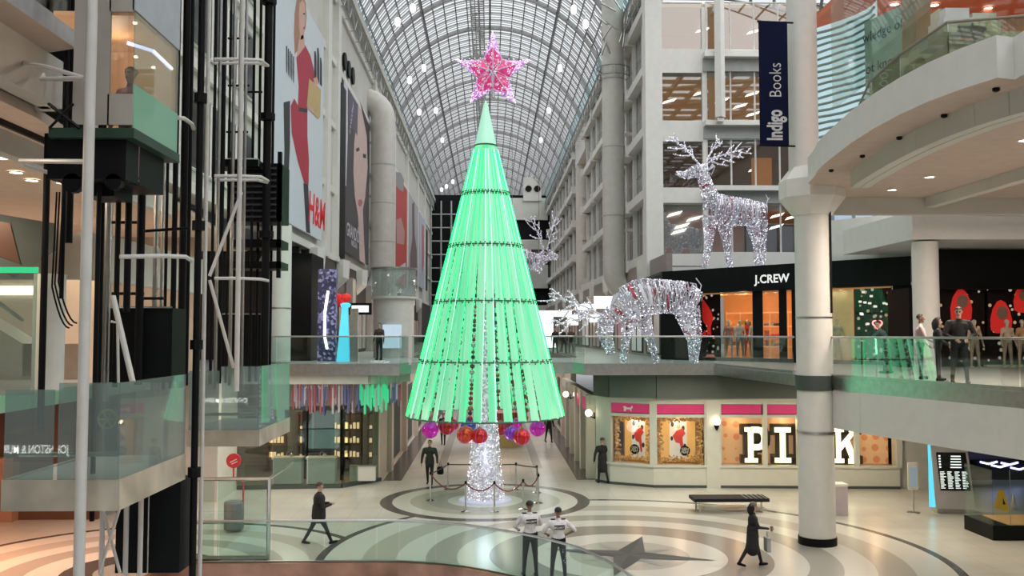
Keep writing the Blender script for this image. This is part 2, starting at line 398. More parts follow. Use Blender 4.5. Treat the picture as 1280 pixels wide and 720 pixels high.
# crown service gantry and side lattice walkways
b = MB().use(mat('gantry_steel', (.34, .34, .34), .5))
zt = ZC + RR - .7
for x in (-1.55, -1.2, -.85, -.5): b.tube([(x, 20, zt-.5), (x, 130, zt-.5)], .035, 4)
for x in (-1.55, -.5):
    b.tube([(x, 20, zt+.3), (x, 130, zt+.3)], .04, 4)
    y = 30
    while y < 130: b.tube([(x, y, zt-.5), (x, y+1, zt+.3), (x, y+2, zt-.5)], .025, 3); y += 2
y = 30
while y < 130: b.box((-1.55, y, zt-.53), (-.5, y+.12, zt-.47)); y += .5
gt = b.build('service_gantry'); tag(gt, 'long steel service gantry hanging under the crown of the vault', 'gantry')
for s_ in (-1, 1):
    b = MB().use(mat('lattice_steel', (.42, .44, .43), .5)); X = 8.55*s_
    for z in (25.1, 26.2): b.tube([(X, 30, z), (X, 142, z)], .05, 4)
    y = 40
    while y < 140: b.tube([(X, y, 25.1), (X, y+1.1, 26.2), (X, y+2.2, 25.1)], .035, 3); b.tube([(X, y, 25.1), (9.1*s_, y, 25.1)], .03, 3); y += 2.2
    tag(b.build('lattice_walkway'), 'steel lattice walkway along the top of the %s facade' % ('left' if s_ < 0 else 'right'), 'walkway')
# floodlights hanging on the vault
flo = None
for i, (px, py) in enumerate([(516, 10), (497, 27), (530, 85), (512, 100), (545, 138), (524, 140), (553, 175), (552, 237), (558, 233), (566, 227), (717, 12), (732, 30), (700, 85), (686, 138), (676, 175)]):
    # intersect the viewing ray with the vault cylinder
    r = ray(px, py); A = r.x**2 + r.z**2; dz = EYE.z - ZC; B = 2*r.z*dz; Cc = dz*dz - (RR-.9)**2
    s_ = (-B + math.sqrt(max(0, B*B - 4*A*Cc))) / (2*A); p = EYE + r*s_
    if p.y > 138: p = EYE + r*(138/r.y)
    if flo is None:
        flo = thing('floodlight', 'white floodlight fixture clamped to the ribs of the vault', 'light', p, 0, 'floodlights along the vault')
        MB().use(emi('flood_white', (1, 1, 1), 1.0)).lathe([(.10, -.35), (.2, -.25), (.22, .15), (.12, .3)], seg=10).build('lamp_head', flo, True)
        MB().use(M_steel).tube([(0, 0, .3), (0, 0, 1.0)], .05, 6).build('bracket', flo)
        MB().use(M_white).box((-.3, -.12, -.1), (-.2, .12, .2)).box((.2, -.12, -.1), (.3, .12, .2)).build('yoke', flo)
    else:
        o = copy_tree(flo); o.location = p
# end wall of the hall
b = MB().use(M_fac); b.box((-9.2, 142, 4.7), (9.2, 142.5, 10.4))
b.box((3, 141.5, 23.6), (9, 142, 27)); b.box((5.2, 141.2, 26.5), (8, 142, 30.2)); b.box((3.2, 141.3, 13), (9, 142, 16.6)); b.box((3.2, 141.3, 19), (9, 142, 20.5))
b.use(M_black); b.box((-9.2, 142, 10.4), (9.2, 142.4, 27.5)); b.box((-9.6, 142.5, 4), (-9.2, 178, 27)); b.box((9.2, 142.5, 4), (9.6, 178, 27)); b.use(M_facd); b.box((-9.6, 178, 4), (9.6, 178.3, 34))
b.use(mat('end_dark', (.10, .08, .07), .4)); b.box((3.2, 141.6, 16.6), (9, 142, 19))
struct(b.build('wall_back'))
b = MB().use(M_black)
for x, z in ((6.0, 28.4), (7.35, 28.4)): b.tube([(x, 141.3, z), (x, 141.1, z)], .5, 14)
tag(b.build('vent_pair'), 'pair of round dark vents on the white end wall', 'vent')
t = thing('scaffold_tower', 'dark steel scaffold like frame at the far left end of the hall', 'frame', (-7.2, 136, 4.7))
b = MB().use(M_facd)
for x in (-1.5, 0, 1.5, 2.8):
    b.tube([(x, 0, 0), (x, 0, 21)], .12, 4)
for z in range(1, 21, 2): b.tube([(-1.5, 0, z), (2.8, 0, z)], .09, 4)
b.build('frame_grid', t)
MB().use(mat('end_white', (.6, .6, .62), .5)).box((-.1, -1, 2), (1.2, -.5, 9)).build('white_panel', t)
# ------------------------------------------------------------------ left facade
XL = -9.0
b = MB().use(M_fac)
b.box((-9.6, 22, 10.1), (XL, 142, 26.9))
struct(b.build('wall_left'))
b = MB().use(M_white)
for z in (10.1, 13.9, 17.6, 21.3, 25.0): b.box((XL, 22, z), (XL+.15, 142, z+.35))
y = 35.2
ys = [35.6, 49.2, 52.5, 69.5, 73, 84, 97.5, 112, 124]
for y in ys: b.box((XL, y, 10.1), (XL+.3, y+1.0, 26.5))
b.use(M_fac); b.box((XL, 22, 26.3), (XL+.6, 142, 26.9))
b.use(M_white)
for y in (38, 46, 54, 62, 72, 82, 92, 102, 112): # brackets under the facade
    b.tube([(-8.7, y, 10.2), (-8.7, y, 9.3), (-9.3, y, 8.6)], [.55, .5, .35], 8)
struct(b.build('trim_6'))
M_win = glassmat('dark_window', (.1, .1, .1), .06, .05, milk=.55, milkcol=(.10, .105, .10))
wn = [0]
def window(a, bb, nx=2, nz=1, glass=None, frame=None, name=None, along='y', face=1, fw=.05):
    """glazed window lying in a plane; a,bb opposite corners"""
    wn[0] += 1
    b = MB().use(glass or M_win)
    x0, y0, z0 = a; x1, y1, z1 = bb
    if along == 'y': b.poly([(x0, y0, z0), (x0, y1, z0), (x0, y1, z1), (x0, y0, z1)][::face])
    else: b.poly([(x0, y0, z0), (x1, y1, z0), (x1, y1, z1), (x0, y0, z1)])
    w = struct(b.build('window_%d' % wn[0]))
    b = MB().use(frame or M_white)
    P = Vector((x0, y0, 0)); Q = Vector((x1 if along == 'x' else x0, y1, 0)); n = (Q-P).normalized().cross(Vector((0,0,1)))*.03
    for i in range(nx+1):
        p = P.lerp(Q, i/nx); b.tube([(p.x, p.y, z0), (p.x, p.y, z1)], fw, 4)
    for i in range(nz+1):
        z = z0 + (z1-z0)*i/nz; b.tube([(P.x, P.y, z), (Q.x, Q.y, z)], fw, 4)
    struct(b.build('window_frame', w)); w['kind'] = 'structure'
    return w
b = MB().use(M_fac); b.box((-30, -64.3, -5), (30, -64, 34)); b.use(M_facd); b.box((-30, -64, -5.2), (-29.7, 150, 27)); b.box((29.7, -64, -5.2), (30, 150, 27)); b.box((-29.7, -64, 26.7), (-9.4, 150, 27)); b.box((9.3, -64, 26.7), (29.7, -40, 27)); b.use(M_fac); b.box((-9.6, -64, 10), (-9.3, -2, 26.9)); b.box((9.3, -64, 10.8), (9.6, -2, 26.9)); b.box((-30, -64, -.1), (30, -4, 0)); struct(b.build('wall_unseen_shell'))  # outer walls and roof out of view, added to block stray sky light
# windows of the left facade between the lift posts
for y0, y1 in ((23, 26.5), (27.2, 30.6), (31.2, 34.8)):
    for z in (10.6, 14.4, 18.1, 21.8): window((XL+.04, y0, z+.3), (XL+.04, y1, z+2.7), 3, 1)
for i, (px, py) in enumerate([(430, 77), (435, 87), (440, 95)]):
    p = vx(px, py, XL+.05)
    o = MB().use(M_black).tube([(0, 0, 0), (.12, 0, 0)], .55, 16).build('round_vent', loc=p)
    tag(o, '%s of the three round dark openings above the perfume banner' % ['nearest', 'middle', 'farthest'][i], 'vent')
b = MB().use(M_black); p = vx(424, 110, XL+.05); b.box((XL, p.y-1.0, 10.4), (XL+.33, p.y+.9, 20.6)); struct(b.build('trim_7'))
def on_wall(mb, pts, X, d=0.0):
    mb.poly([tuple(vx(px, py, X) + Vector((d, 0, 0))) for px, py in pts])
def banner(name, label, quad, X, col, name_m, group=None):
    P = [vx(px, py, X) for px, py in quad]
    ya, yb = P[0].y, P[1].y; z0 = min(p.z for p in P[2:]); z1 = max(p.z for p in P[:2])
    z1 = P[0].z if abs(P[0].z) > 1 else z1
    t = thing(name, label, 'banner', (0, 0, 0), 0, group)
    t.location = (X, ya, z0)
    M = Matrix.Translation((-X, -ya, -z0))
    b = MB().use(mat(name_m, col, .6, var=.02)); b.box((0, 0, 0), (.08, yb-ya, z1-z0)); b.build('fabric', t)
    return t, Vector((X, ya, z0)), (ya, yb, z0, z1)
def art(t, O, name, pts, X, d, m, label=None):
    b = MB().use(m); b.poly([tuple(vx(px, py, X) + Vector((d, 0, 0)) - O) for px, py in pts])
    o = b.build(name, t)
    if label: o['label'] = label
    return o
XB = -8.8
t, O, q = banner('fashion_banner', 'huge white banner of a woman in a red dress carrying a gift bag', [(338, -66), (403, 47), (403, 303), (338, 267)], XB, (.62, .68, .72), 'banner_white')
R_ = mat('print_red', (.42, .03, .06), .6); K_ = mat('print_dark', (.03, .03, .035), .6); S_ = mat('print_skin', (.62, .38, .30), .6)
Hh = mat('print_hair', (.38, .20, .13), .6); Yb = mat('print_yellow', (.55, .40, .18), .6)
art(t, O, 'printed_hair', [(366,68),(365,40),(366,16),(368,2),(371,-8),(376,-8),(380,4),(381,20),(380,34),(377,44),(372,60)], XB, .085, Hh)
art(t, O, 'printed_face', [(372,4),(376,0),(379,6),(379.6,22),(378.5,38),(377,48),(373.5,50),(371.5,34),(371,18)], XB, .09, S_)
art(t, O, 'printed_eye', [(376.5,16),(378.8,16.5),(378.8,18.5),(376.5,18)], XB, .095, K_)
art(t, O, 'printed_lips', [(376.5,34),(378.3,33),(378.2,36.5),(376.8,37)], XB, .095, R_)
art(t, O, 'printed_neck', [(372,44),(377,44),(379,58),(373,66),(368,72)], XB, .09, S_)
art(t, O, 'printed_dress', [(368,72),(373,66),(379,56),(386,70),(392,94),(391,103),(384,102),(382,136),(382,170),(384,200),(383.5,231),(378,229),(370,202),(362,166),(361,132),(365.5,123),(370,132),(371,108)], XB, .087, R_)
art(t, O, 'printed_belt', [(371,134),(382,136),(382,141),(371,139)], XB, .092, K_)
art(t, O, 'printed_leg', [(352,128),(360,126),(360,180),(358,225),(357,245),(353,264),(348,267),(351,245),(353,190)], XB, .0875, K_)
art(t, O, 'printed_leg', [(377,229),(383,231),(384.5,270),(385.5,292),(380.5,290),(378.5,255)], XB, .0875, K_)
art(t, O, 'printed_bag', [(384,98),(399,112),(398,146),(395,149),(381,133)], XB, .094, Yb)
for i, (x, y0, y1) in enumerate([(392, 64, 100), (395.5, 60, 104), (399, 72, 108)]):
    art(t, O, 'printed_bottle', [(x-1.3, y0), (x+.2, y0), (x+1.2, y0+8), (x+1.2, y1), (x-1.4, y1-3)], XB, .096, K_)
art(t, O, 'printed_hand', [(389,98),(394,96),(396,104),(391,108)], XB, .098, S_)
art(t, O, 'printed_hand', [(382,128),(390,138),(390,143),(383,137)], XB, .098, S_)
b = MB().use(mat('logo_red', (.62, .02, .03), .5, em=(.5, .01, .02), es=.15))
p = vx(394, 282, XB); text_mb(b, 'H&M', p + Vector((.09, 0, 0)) - O, (0, 1, 0), (0, 0, 1), 2.1, .05, 0, shear=.12); b.build('logo_lettering', t)
b = MB().use(K_)
for k in range(5):
    for j in range(3):
        p = vx(355 + k*2.2, 58 + j*9 + k*3.2, XB) + Vector((.09, 0, 0)) - O
        b.add([p, p + Vector((0, .22, .1)), p + Vector((0, .2, -.5)), p + Vector((0, .05, -.45))], [(0, 1, 2, 3)])
b.build('script_lettering', t)
t, O, q = banner('perfume_banner', 'dark banner with a close-up of a woman\'s face and pale lettering', [(427.5, 100), (460.5, 156), (460.5, 332), (427.5, 312)], XB, (.075, .07, .075), 'banner_dark')
SK = mat('print_face', (.62, .46, .42), .6); WH = mat('print_white', (.62, .60, .66), .6)
art(t, O, 'printed_highlight', [(428,101),(433,108),(433,170),(431,232),(428,234)], XB, .085, WH)
art(t, O, 'printed_panel', [(434,113),(446,131),(445,170),(434,150)], XB, .087, mat('print_purple', (.12, .10, .15), .6))
art(t, O, 'printed_face', [(446,131),(452,142),(457,165),(459,200),(457,222),(455,246),(452,262),(453,290),(455,330),(448,326),(447,292),(446,270),(442,246),(440,215),(441,180)], XB, .086, SK)
for pts in ([(443,186),(447,184),(448,188),(444,190)], [(452,192),(456,193),(456,198),(452,197)]): art(t, O, 'printed_eye', pts, XB, .09, K_)
art(t, O, 'printed_lips', [(446,250),(450,249),(452,253),(449,259),(446,256)], XB, .09, mat('print_lips', (.45, .16, .18), .6))
art(t, O, 'printed_hair', [(448,126),(460,157),(460,220),(458,206),(457,170),(452,145)], XB, .09, K_)
b = MB().use(WH)
p = vx(438, 150, XB); text_mb(b, 'LANCÔME', p + Vector((.1, 0, 0)) - O, (0, .55, .83), (0, -.83, .55), .55, .01, 0)
b.build('vertical_lettering', t); b = MB().use(WH)
p = vx(441, 300, XB); text_mb(b, 'GRANDIÔSE', p + Vector((.1, 0, 0)) - O, (0, 1, 0), (0, 0, 1), 1.15, .02, 0)
b.build('large_lettering', t); b = MB().use(WH)
p = vx(441, 309, XB); text_mb(b, 'MASCARA', p + Vector((.1, 0, 0)) - O, (0, 1, 0), (0, 0, 1), .55, .01, 0)
b.build('lettering', t)
t, O, q = banner('red_banner', 'tall red banner with faded figures beyond the big pipe', [(493, 213), (508, 232), (508, 343), (493, 352)], XB, (.50, .07, .06), 'banner_red')
art(t, O, 'printed_figure', [(494,215),(500,216),(504,225),(503,240),(497,236),(494,232)], XB, .09, mat('print_grey', (.3, .28, .28), .6))
art(t, O, 'printed_figure', [(494,275),(500,272),(505,290),(504,306),(495,304)], XB, .09, mat('print_pinkish', (.5, .28, .26), .6))
art(t, O, 'printed_base', [(494,336),(506,328),(506,341),(494,350)], XB, .09, WH)
t, O, q = banner('bottle_banner', 'pale banner with a dark bottle shaped figure, next after the red banner', [(509.5, 238), (523, 262), (523, 355), (509.5, 350)], XB, (.42, .40, .42), 'banner_pale')
art(t, O, 'printed_figure', [(514,255),(517,252),(517.5,295),(520,312),(520.5,345),(511.5,343),(511.5,318),(514.5,298)], XB, .09, mat('print_brown', (.18, .12, .13), .6))
t, O, q = banner('blue_banner', 'narrow blue and pink banner far along the left wall', [(524, 265), (530, 276), (530, 362), (524, 358)], XB, (.45, .50, .56), 'banner_blue')
art(t, O, 'printed_figure', [(526.5,280),(529,283),(529,330),(526.5,345)], XB, .09, mat('print_rose', (.5, .15, .18), .6))
t, O, q = banner('black_banner', 'narrow black banner, farthest on the left wall', [(531.5, 285), (534, 290), (534, 364), (531.5, 362)], XB, (.03, .03, .04), 'banner_black')
# ------------------------------------------------------------------ big ventilation pipes
def pipe(label, X, Y, z0, z1, r, s_):
    t = thing('ventilation_pipe', label, 'pipe', (X, Y, z0))
    H = z1 - z0; pts = []
    for k in range(7):
        a = PI/2*k/6; pts.append((s_*(1.6 - 1.6*math.sin(a)) , -0, -1.6 + 1.6*(1-math.cos(a))))
    pts = [(s_*2.4, 0, -1.7)] + pts + [(0, 0, H/2)]
    for k in range(7):
        a = PI/2*k/6; pts.append((s_*(1.5 - 1.5*math.cos(a)), 0, H + 1.5*math.sin(a)))
    pts.append((s_*2.3, 0, H+1.5))
    MB().use(M_offw).tube(pts, r, 24).build('pipe_body', t, True)
    b = MB().use(M_facd)
    for z in (H*.2, H*.45, H*.7): b.lathe([(r+.015, z-.03), (r+.02, z), (r+.015, z+.03)], seg=24, cap=False)
    b.build('seam', t, True)
    b = MB().use(M_offw)
    for z in (H*.15, H*.5, H*.85): b.box((min(0, s_*1.5), -.12, z-.1), (max(0, s_*1.5), .12, z+.1))
    b.build('wall_bracket', t)
pipe('fat cream ventilation pipe on the left wall beside the perfume banner', -7.9, 67.8, 10.4, 21.8, .88, -1)
pipe('fat cream ventilation pipe on the right wall beside the standing reindeer', 7.9, 58.2, 9.9, 27.5, .70, 1)
for k, (x, y, z) in enumerate([(7.9, 58.2, 22.4)]):
    b = MB().use(M_steel)
    for dz in (0, .55): 
        for k2 in range(2): b.tube([(x+math.cos(a_*PI/8)*(1.05), y+math.sin(a_*PI/8)*1.05, z+dz) for a_ in range(17)], .04, 4)
    for a_ in range(8): b.tube([(x+math.cos(a_*PI/4)*1.05, y+math.sin(a_*PI/4)*1.05, z), (x+math.cos(a_*PI/4)*1.05, y+math.sin(a_*PI/4)*1.05, z+.55)], .03, 4)
    for a_ in range(14):
        p0 = Vector((x+random.uniform(-1.2, 1), y-1+random.uniform(-.5, .5), z+1+random.uniform(0, 3))); b.tube([p0, p0 + Vector((random.uniform(-1, 1), random.uniform(-.4, .4), random.uniform(.3, 1.4)))], .05, 4)
    tag(b.build('pipe_collar_cage'), 'steel ring cage and brackets around the upper right pipe', 'bracket')
# ------------------------------------------------------------------ right facade along the hall
XR = 9.0
b = MB().use(M_fac)
ZL = [10.05, 13.75, 17.35, 20.9, 24.5, 26.9]
for y0, y1 in ((52.0, 86), (96, 142)): b.box((XR+.55, y0, 10.05), (XR+.9, y1, 26.9))
b.box((XR+2.6, 86, 9), (XR+3, 96, 26.9)); b.use(M_white)
b.box((XR, 86, 23.4), (XR+2.6, 96, 26.9))
struct(b.build('wall_right'))
b = MB().use(M_white)
for i, z in enumerate(ZL[:-1]):
    for y0, y1 in ((50, 86), (96, 142)): b.box((XR-.25, y0, z-.1), (XR+.6, y1, z+.42))
    for y in (57.5, 60.5, 68.8, 77.4, 85.4, 95.6, 105, 115, 125, 135): b.box((XR-.42, y, z-.25), (XR+.3, y+.6, z+.5))
for y in (53.8, 57.6, 60.6, 64.8, 69, 73.2, 77.6, 81.5, 85.4, 95.6, 100, 105, 110, 115, 120, 125, 130, 135): b.box((XR+.1, y, 10), (XR+.5, y+.5, 26.9))
b.box((XR-.2, 50, 26.3), (XR+.6, 142, 26.9))
for y in (52, 60, 68, 77, 86, 96, 106, 118): b.tube([(8.9, y, 10.1), (8.9, y, 9.2), (9.5, y, 8.5)], [.6, .55, .4], 8)
struct(b.build('trim_8'))
M_winr = mat('grey_blind_window', (.20, .19, .18), .25, var=.15, scale=.8)
edges = [50.8, 54.3, 58.1, 61.1, 65.3, 69.5, 73.7, 78.1, 82, 85.4]
e2 = [96.1, 100.5, 105.5, 110.5, 115.5, 120.5, 125.5, 130.5, 135.5, 141.5]
for e in (edges, e2):
    for ya, yb in zip(e, e[1:]):
        for i in range(5):
            window((XR+.3, ya, ZL[i]+.42), (XR+.3, yb-.45 if yb < 141 else yb, ZL[i+1]-.12), 3 if ya < 90 else 2, 2, M_winr, M_facd, fw=.04)
# recess with two small balconies
b = MB().use(mat('recess_beige', (.50, .42, .32), .6)); b.box((XR+.1, 95.4, 9.5), (XR+2.6, 95.6, 23.4)); b.box((XR+2.5, 86, 9.5), (XR+2.6, 95.5, 23.4)); struct(b.build('wall_right.001'))
b = MB().use(M_offw); b.tube([(9.6, 94.4, 10), (9.6, 94.4, 23.4)], .7, 16); tag(b.build('column', smooth=True), 'pale round column in the recess of the right facade', 'column')
for i, z in enumerate((14.2, 18.4)):
    t = thing('small_balcony', '%s rounded white balcony in the recess of the right facade' % ['lower', 'upper'][i], 'balcony', (10.6, 90.5, z))
    MB().use(M_white).lathe([(.5, -.6), (1.5, -.1), (1.5, .1)], seg=20).build('balcony_slab', t, True)
    MB().use(G_clear).lathe([(1.4, .1), (1.4, 1.0)], seg=20, cap=False).build('glass_guard', t)
    b = MB().use(M_steel); b.tube([(1.4*math.cos(k*PI/10), 1.4*math.sin(k*PI/10), 1.02) for k in range(21)], .04, 5); b.build('handrail', t)
b = MB().use(M_fac); b.box((XR+.1, 86, 9.6), (XR+.4, 96, 11.2)); struct(b.build('trim_9'))
# ------------------------------------------------------------------ office block facing us (above the black shop front)
YO = 50.0
def X_(px, Y=YO): return vy(px, 300, Y).x
def Z_(py, Y=YO): return vy(640, py, Y).z
x1, x2, x3, x4 = X_(807), X_(828), X_(882), X_(992)
b = MB().use(M_white)
b.box((x1, YO-.35, 8.6), (x2, YO+.6, 31))
for (ya, yb) in ((60, 90), (150, 176), (234, 253), (317, 332)): b.box((x2-.1, YO-.1, Z_(yb)), (24, YO+.8, Z_(ya)))
for (ya, yb) in ((66, 73), (152, 158), (233, 239)): b.box((x3-.1, YO-.7, Z_(yb)), (24, YO, Z_(ya)))
b.use(M_facd)
for (ya, yb) in ((73, 89), (158, 173), (239, 254)): b.box((x3-.1, YO-.3, Z_(yb)), (24, YO, Z_(ya)))
b.use(M_white); b.box((x3-.1, YO-.3, Z_(340)), (24, YO+.2, Z_(315)))
b.box((X_(879), YO-.15, 9), (X_(885), YO+.2, Z_(8)))
b.tube([(X_(897), YO-.9, Z_(150)), (X_(897), YO-.9, Z_(2))], .28, 4)
for z in (Z_(153), Z_(12)): b.box((X_(893), YO-1, z-.1), (X_(901), YO, z+.1))
struct(b.build('trim_10'))
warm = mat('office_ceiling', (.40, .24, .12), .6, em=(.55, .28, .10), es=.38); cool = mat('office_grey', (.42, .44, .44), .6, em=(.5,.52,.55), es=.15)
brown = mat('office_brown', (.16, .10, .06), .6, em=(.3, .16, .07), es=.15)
strip = emi('office_strip', (1, .93, .8), 4.5)
rows = [(2, 62, warm), (88, 152, warm), (173, 236, brown), (252, 318, brown)]
for ri, (ya, yb, m) in enumerate(rows):
    zt_, zb_ = Z_(ya), Z_(yb)
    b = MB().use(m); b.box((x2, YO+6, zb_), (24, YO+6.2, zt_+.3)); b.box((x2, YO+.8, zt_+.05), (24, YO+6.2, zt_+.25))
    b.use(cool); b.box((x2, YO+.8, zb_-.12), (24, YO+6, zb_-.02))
    if ri == 3: b.box((x2+.05, YO+1.5, zb_), (X_(940), YO+1.6, zt_))
    struct(b.build('wall_back.%03d' % (ri+1)))
    lamps = {0: [(835,20),(850,18),(875,22),(878,38),(942,40)], 1: [(836,127),(875,117),(892,98),(902,126),(940,118),(925,133),(941,143)], 2: [(944,212)], 3: [(843,268),(852,283),(867,274),(848,290),(971,270),(970,284),(990,272)]}[ri]
    for (px, py) in lamps:
        p = vy(px, py, YO+1.4 if (ri == 3 and px < 900) else YO+4.2)
        o = MB().use(strip).add([(-.22, 0, -.09), (.16, 0, .02), (.24, 0, .12), (-.14, 0, .01)], [(0,1,2,3)]).build('ceiling_light', loc=p); o.scale = (2.0, 1, 1.8)
        tag(o, 'short bright ceiling light strip seen through the office windows on storey %s' % ['four', 'three', 'two', 'one'][ri], 'light', 'office ceiling lights storey %s' % ['four', 'three', 'two', 'one'][ri])
    window((x2, YO-.02, zb_), (X_(880), YO-.02, zt_-(0 if ri else -.0)), 1, 1, G_office, M_white, along='x')
    nx = 4
    window((X_(884), YO-.15, zb_), (24, YO-.15, zt_), 9, 1, G_office, M_white, along='x')
b = MB().use(mat('office_orange', (.5, .2, .07), .6, em=(.7, .25, .06), es=.6)); b.box((X_(941, YO+3), YO+3, Z_(233, YO+3)), (X_(966, YO+3), YO+3.1, Z_(196, YO+3))); tag(b.build('lit_doorway'), 'glowing orange doorway behind the office window, right of the antlers', 'doorway')
# top lattice windows details and side glazed roof over the bay
b = MB().use(M_ribd)
def bay(t, x, dr=0):  # barrel running sideways, falling to the right
    a = t*PI*.5; return (x, 33 + 17*math.sin(a), 24.5 + 6.5*math.cos(a) - max(0, x-13)**1.5*.10)
G = MB().use(G_roof)
xs = [9.3 + k*1.3 for k in range(13)]
for i in range(12):
    for j in range(12):
        G.poly([bay(i/12, xs[j]), bay((i+1)/12, xs[j]), bay((i+1)/12, xs[j+1]), bay(i/12, xs[j+1])])
for k in range(34): y_ = -40 + k*2.1; b.box((9.3, y_, 26.6), (29.7, y_+.22, 26.9))
for k in range(11): x_ = 9.3 + k*2; b.box((x_, -40, 26.5), (x_+.25, 31, 26.9))
for k in range(12): b.tube([(9.3, -38+k*6, 26.4), (29.7, -30+k*6, 26.4)], .18, 4)
G.box((9.3, -40, 26.95), (29.7, 31, 26.97))
for x in xs: b.tube([bay(k/12, x) for k in range(13)], .09, 4)
for i in range(13): b.tube([bay(i/12, x) for x in xs], .06, 4)
struct(G.build('ceiling.001')); struct(b.build('trim_11'))
# ------------------------------------------------------------------ big columns
def column(label, x, y, z0, z1, r, bands=(), foot=True, m=None):
    t = thing('column', label, 'column', (x, y, z0)); H = z1 - z0
    MB().use(m or M_white).lathe([(r, 0), (r, H)], seg=36).build('shaft', t, True)
    if foot: MB().use(M_black).lathe([(r+.03, 0), (r+.03, .22)], seg=36).build('foot_ring', t, True)
    for i, (z, h, rr, mm) in enumerate(bands): MB().use(mm).lathe([(rr, z-z0), (rr, z-z0+h)], seg=36).build('band', t, True)
    return t
CX, CY = 9.27, 26.1
column('tall white column standing on the ground floor beside the right bridge, black ring at its foot', CX, CY, 0, 9.6, .50,
       [(3.1, .07, .53, M_steel), (4.32, .42, .54, M_dark), (6.35, .05, .51, M_steel)])
t = column('upper white column behind the navy bookshop banner', CX-.22, CY, 10.05, 27, .42, foot=False)
b = MB().use(M_black); b.box((CX+.36, CY-.40, 6.5), (CX+.40, CY-.34, 9.4))
o = b.build('cable_strip'); tag(o, 'thin black cable strip with clips running up the tall white column', 'cable')
# capital: faceted haunch carrying the balcony
b = MB().use(M_white)
q = [(CX+s*w_, CY+v*w_) for s, v, w_ in ((-1,-1,1),(1,-1,1),(1,1,1),(-1,1,1))]
def ring8(r, z): return [(CX + r*math.cos(PI/8+k*PI/4), CY + r*math.sin(PI/8+k*PI/4), z) for k in range(8)]
vs = ring8(.54, 9.3) + ring8(.92, 9.8) + ring8(.92, 10.3) + ring8(.6, 10.7)
fs = [(i*8+k, i*8+(k+1) % 8, (i+1)*8+(k+1) % 8, (i+1)*8+k) for i in range(3) for k in range(8)]
b.add(vs, fs); struct(b.build('trim_12'))
column('shorter white column in front of the black shop band at right', vy(1158, 400, 30.5).x, 30.5, F2, 9.0, .42, foot=False)
column('white column at left standing between the lifts and the blue glowing display', -8.3, 36.4, F2, 10.2, .48,
       [(F2, .12, .5, M_steel), (6.9, .05, .49, M_steel)], foot=False)
column('pale round column far along the right facade below the recess', 9.6, 60, F2, 9.4, .5, foot=False)
# ------------------------------------------------------------------ right upper balcony (bookshop level)
edge = [(1018, 220), (1022, 213), (1030, 205), (1040, 197), (1065, 178), (1093, 160), (1125, 143), (1160, 127), (1200, 112), (1247, 97)]
E3 = [tuple(gz(px, py, 10.05)[:2]) for px, py in edge]
E3 = [(9.2, 25.6), (8.75, 24.9)] + E3 + [(8.55, 14.6), (8.4, 12.0), (8.4, 6)]
b = MB(); b.prism([(30, 6), (30, 29)] + [(9.4, 29), (9.4, 26)] + E3, 10.05, 10.75, M_offw, M_white, M_soff); struct(b.build('ceiling.002'))
b = MB().use(M_fac)
def off(pts, d): return [(x+d, y+d*.12) for x, y in pts]
for d, h in ((1.0, .42), (1.25, .42)):
    pp = off(E3[3:], d)
    for p, q in zip(pp, pp[1:]): b.slab(p, q, .22, 10.05-h, 10.05)
b.slab((9.6, 27.7), (30, 27.7), .35, 9.55, 10.05); b.slab((13.4, 27.5), (13.4, 6), .3, 9.75, 10.05)
struct(b.build('trim_13'))
b = MB().use(M_black); pp = off(E3[3:], 1.48)
for p, q in zip(pp, pp[1:]): b.slab(p, q, .06, 10.0, 10.045)
struct(b.build('trim_14'))
dl = None
def downlight(p, label, group, r=.12, e=None):
    global dl
    if dl is None:
        dl = thing('downlight', label, 'light', p, 0, group)
        MB().use(M_white).lathe([(.16, 0), (.16, -.02), (.12, -.02)], seg=16, cap=False).build('trim_ring', dl, True)
        MB().use(emi('downlight_glow', (1, .93, .8), 8)).lathe([(0.001, -.012), (.12, -.012)], seg=16, cap=False).build('lens', dl)
        return dl
    o = copy_tree(dl); o.location = p; o['label'] = label; o['group'] = group; return o
for px, py in [(1115, 237), (1162, 221), (1281, 175), (1217, 201)]:
    if (px, py) != (1217, 201): downlight(gz(px, py, 10.05), 'round recessed downlight in the pale ceiling over the right walkway', 'downlights over the right walkway')
for px, py in [(1245, 110), (1180, 143), (1124, 171), (1078, 194), (1039, 212)]:
    o = MB().use(M_black).lathe([(.06, 0), (.06, -.05), (.02, -.07)], seg=10).build('sprinkler', loc=gz(px, py, 10.05)); tag(o, 'small dark sprinkler in the soffit along the curved balcony edge', 'sprinkler', 'sprinklers in the curved soffit')
# glass guard, shop counters, ceiling on the bookshop level
R3 = [(9.9, 24.2), (9.2, 21.8), (8.95, 19.6), (8.95, 17.5), (10.3, 17.1), (12.5, 17.1)]
rail('glass_balustrade', 'glass guard with bronze rail on the curved upper balcony in front of stacked boxes', R3, 10.75, 1.25, 1.7,
     glassmat('tan_glass', (.75, .80, .66), .06, milk=.12, milkcol=(.5, .5, .36)), top=mat('bronze_rail', (.25, .22, .16), .4, .6))
b = MB().use(mat('shelf_cream', (.50, .50, .38), .6))
b.slab((10.3, 23.2), (9.7, 19.5), .5, 10.75, 11.75); b.slab((9.7, 19.5), (9.6, 18.1), .5, 10.75, 11.85); b.slab((9.8, 17.95), (12.5, 17.95), .5, 10.75, 11.9)
o = b.build('display_counter'); tag(o, 'long cream display counter behind the upper glass guard', 'counter')
random.seed(3)
bx = [mat('box_%d' % i, c, .6) for i, c in enumerate([(.55,.60,.58), (.62,.62,.52), (.40,.52,.58), (.58,.55,.42), (.65,.66,.64)])]
n = 0; names_ = ['grey', 'cream', 'pale blue', 'tan', 'white']
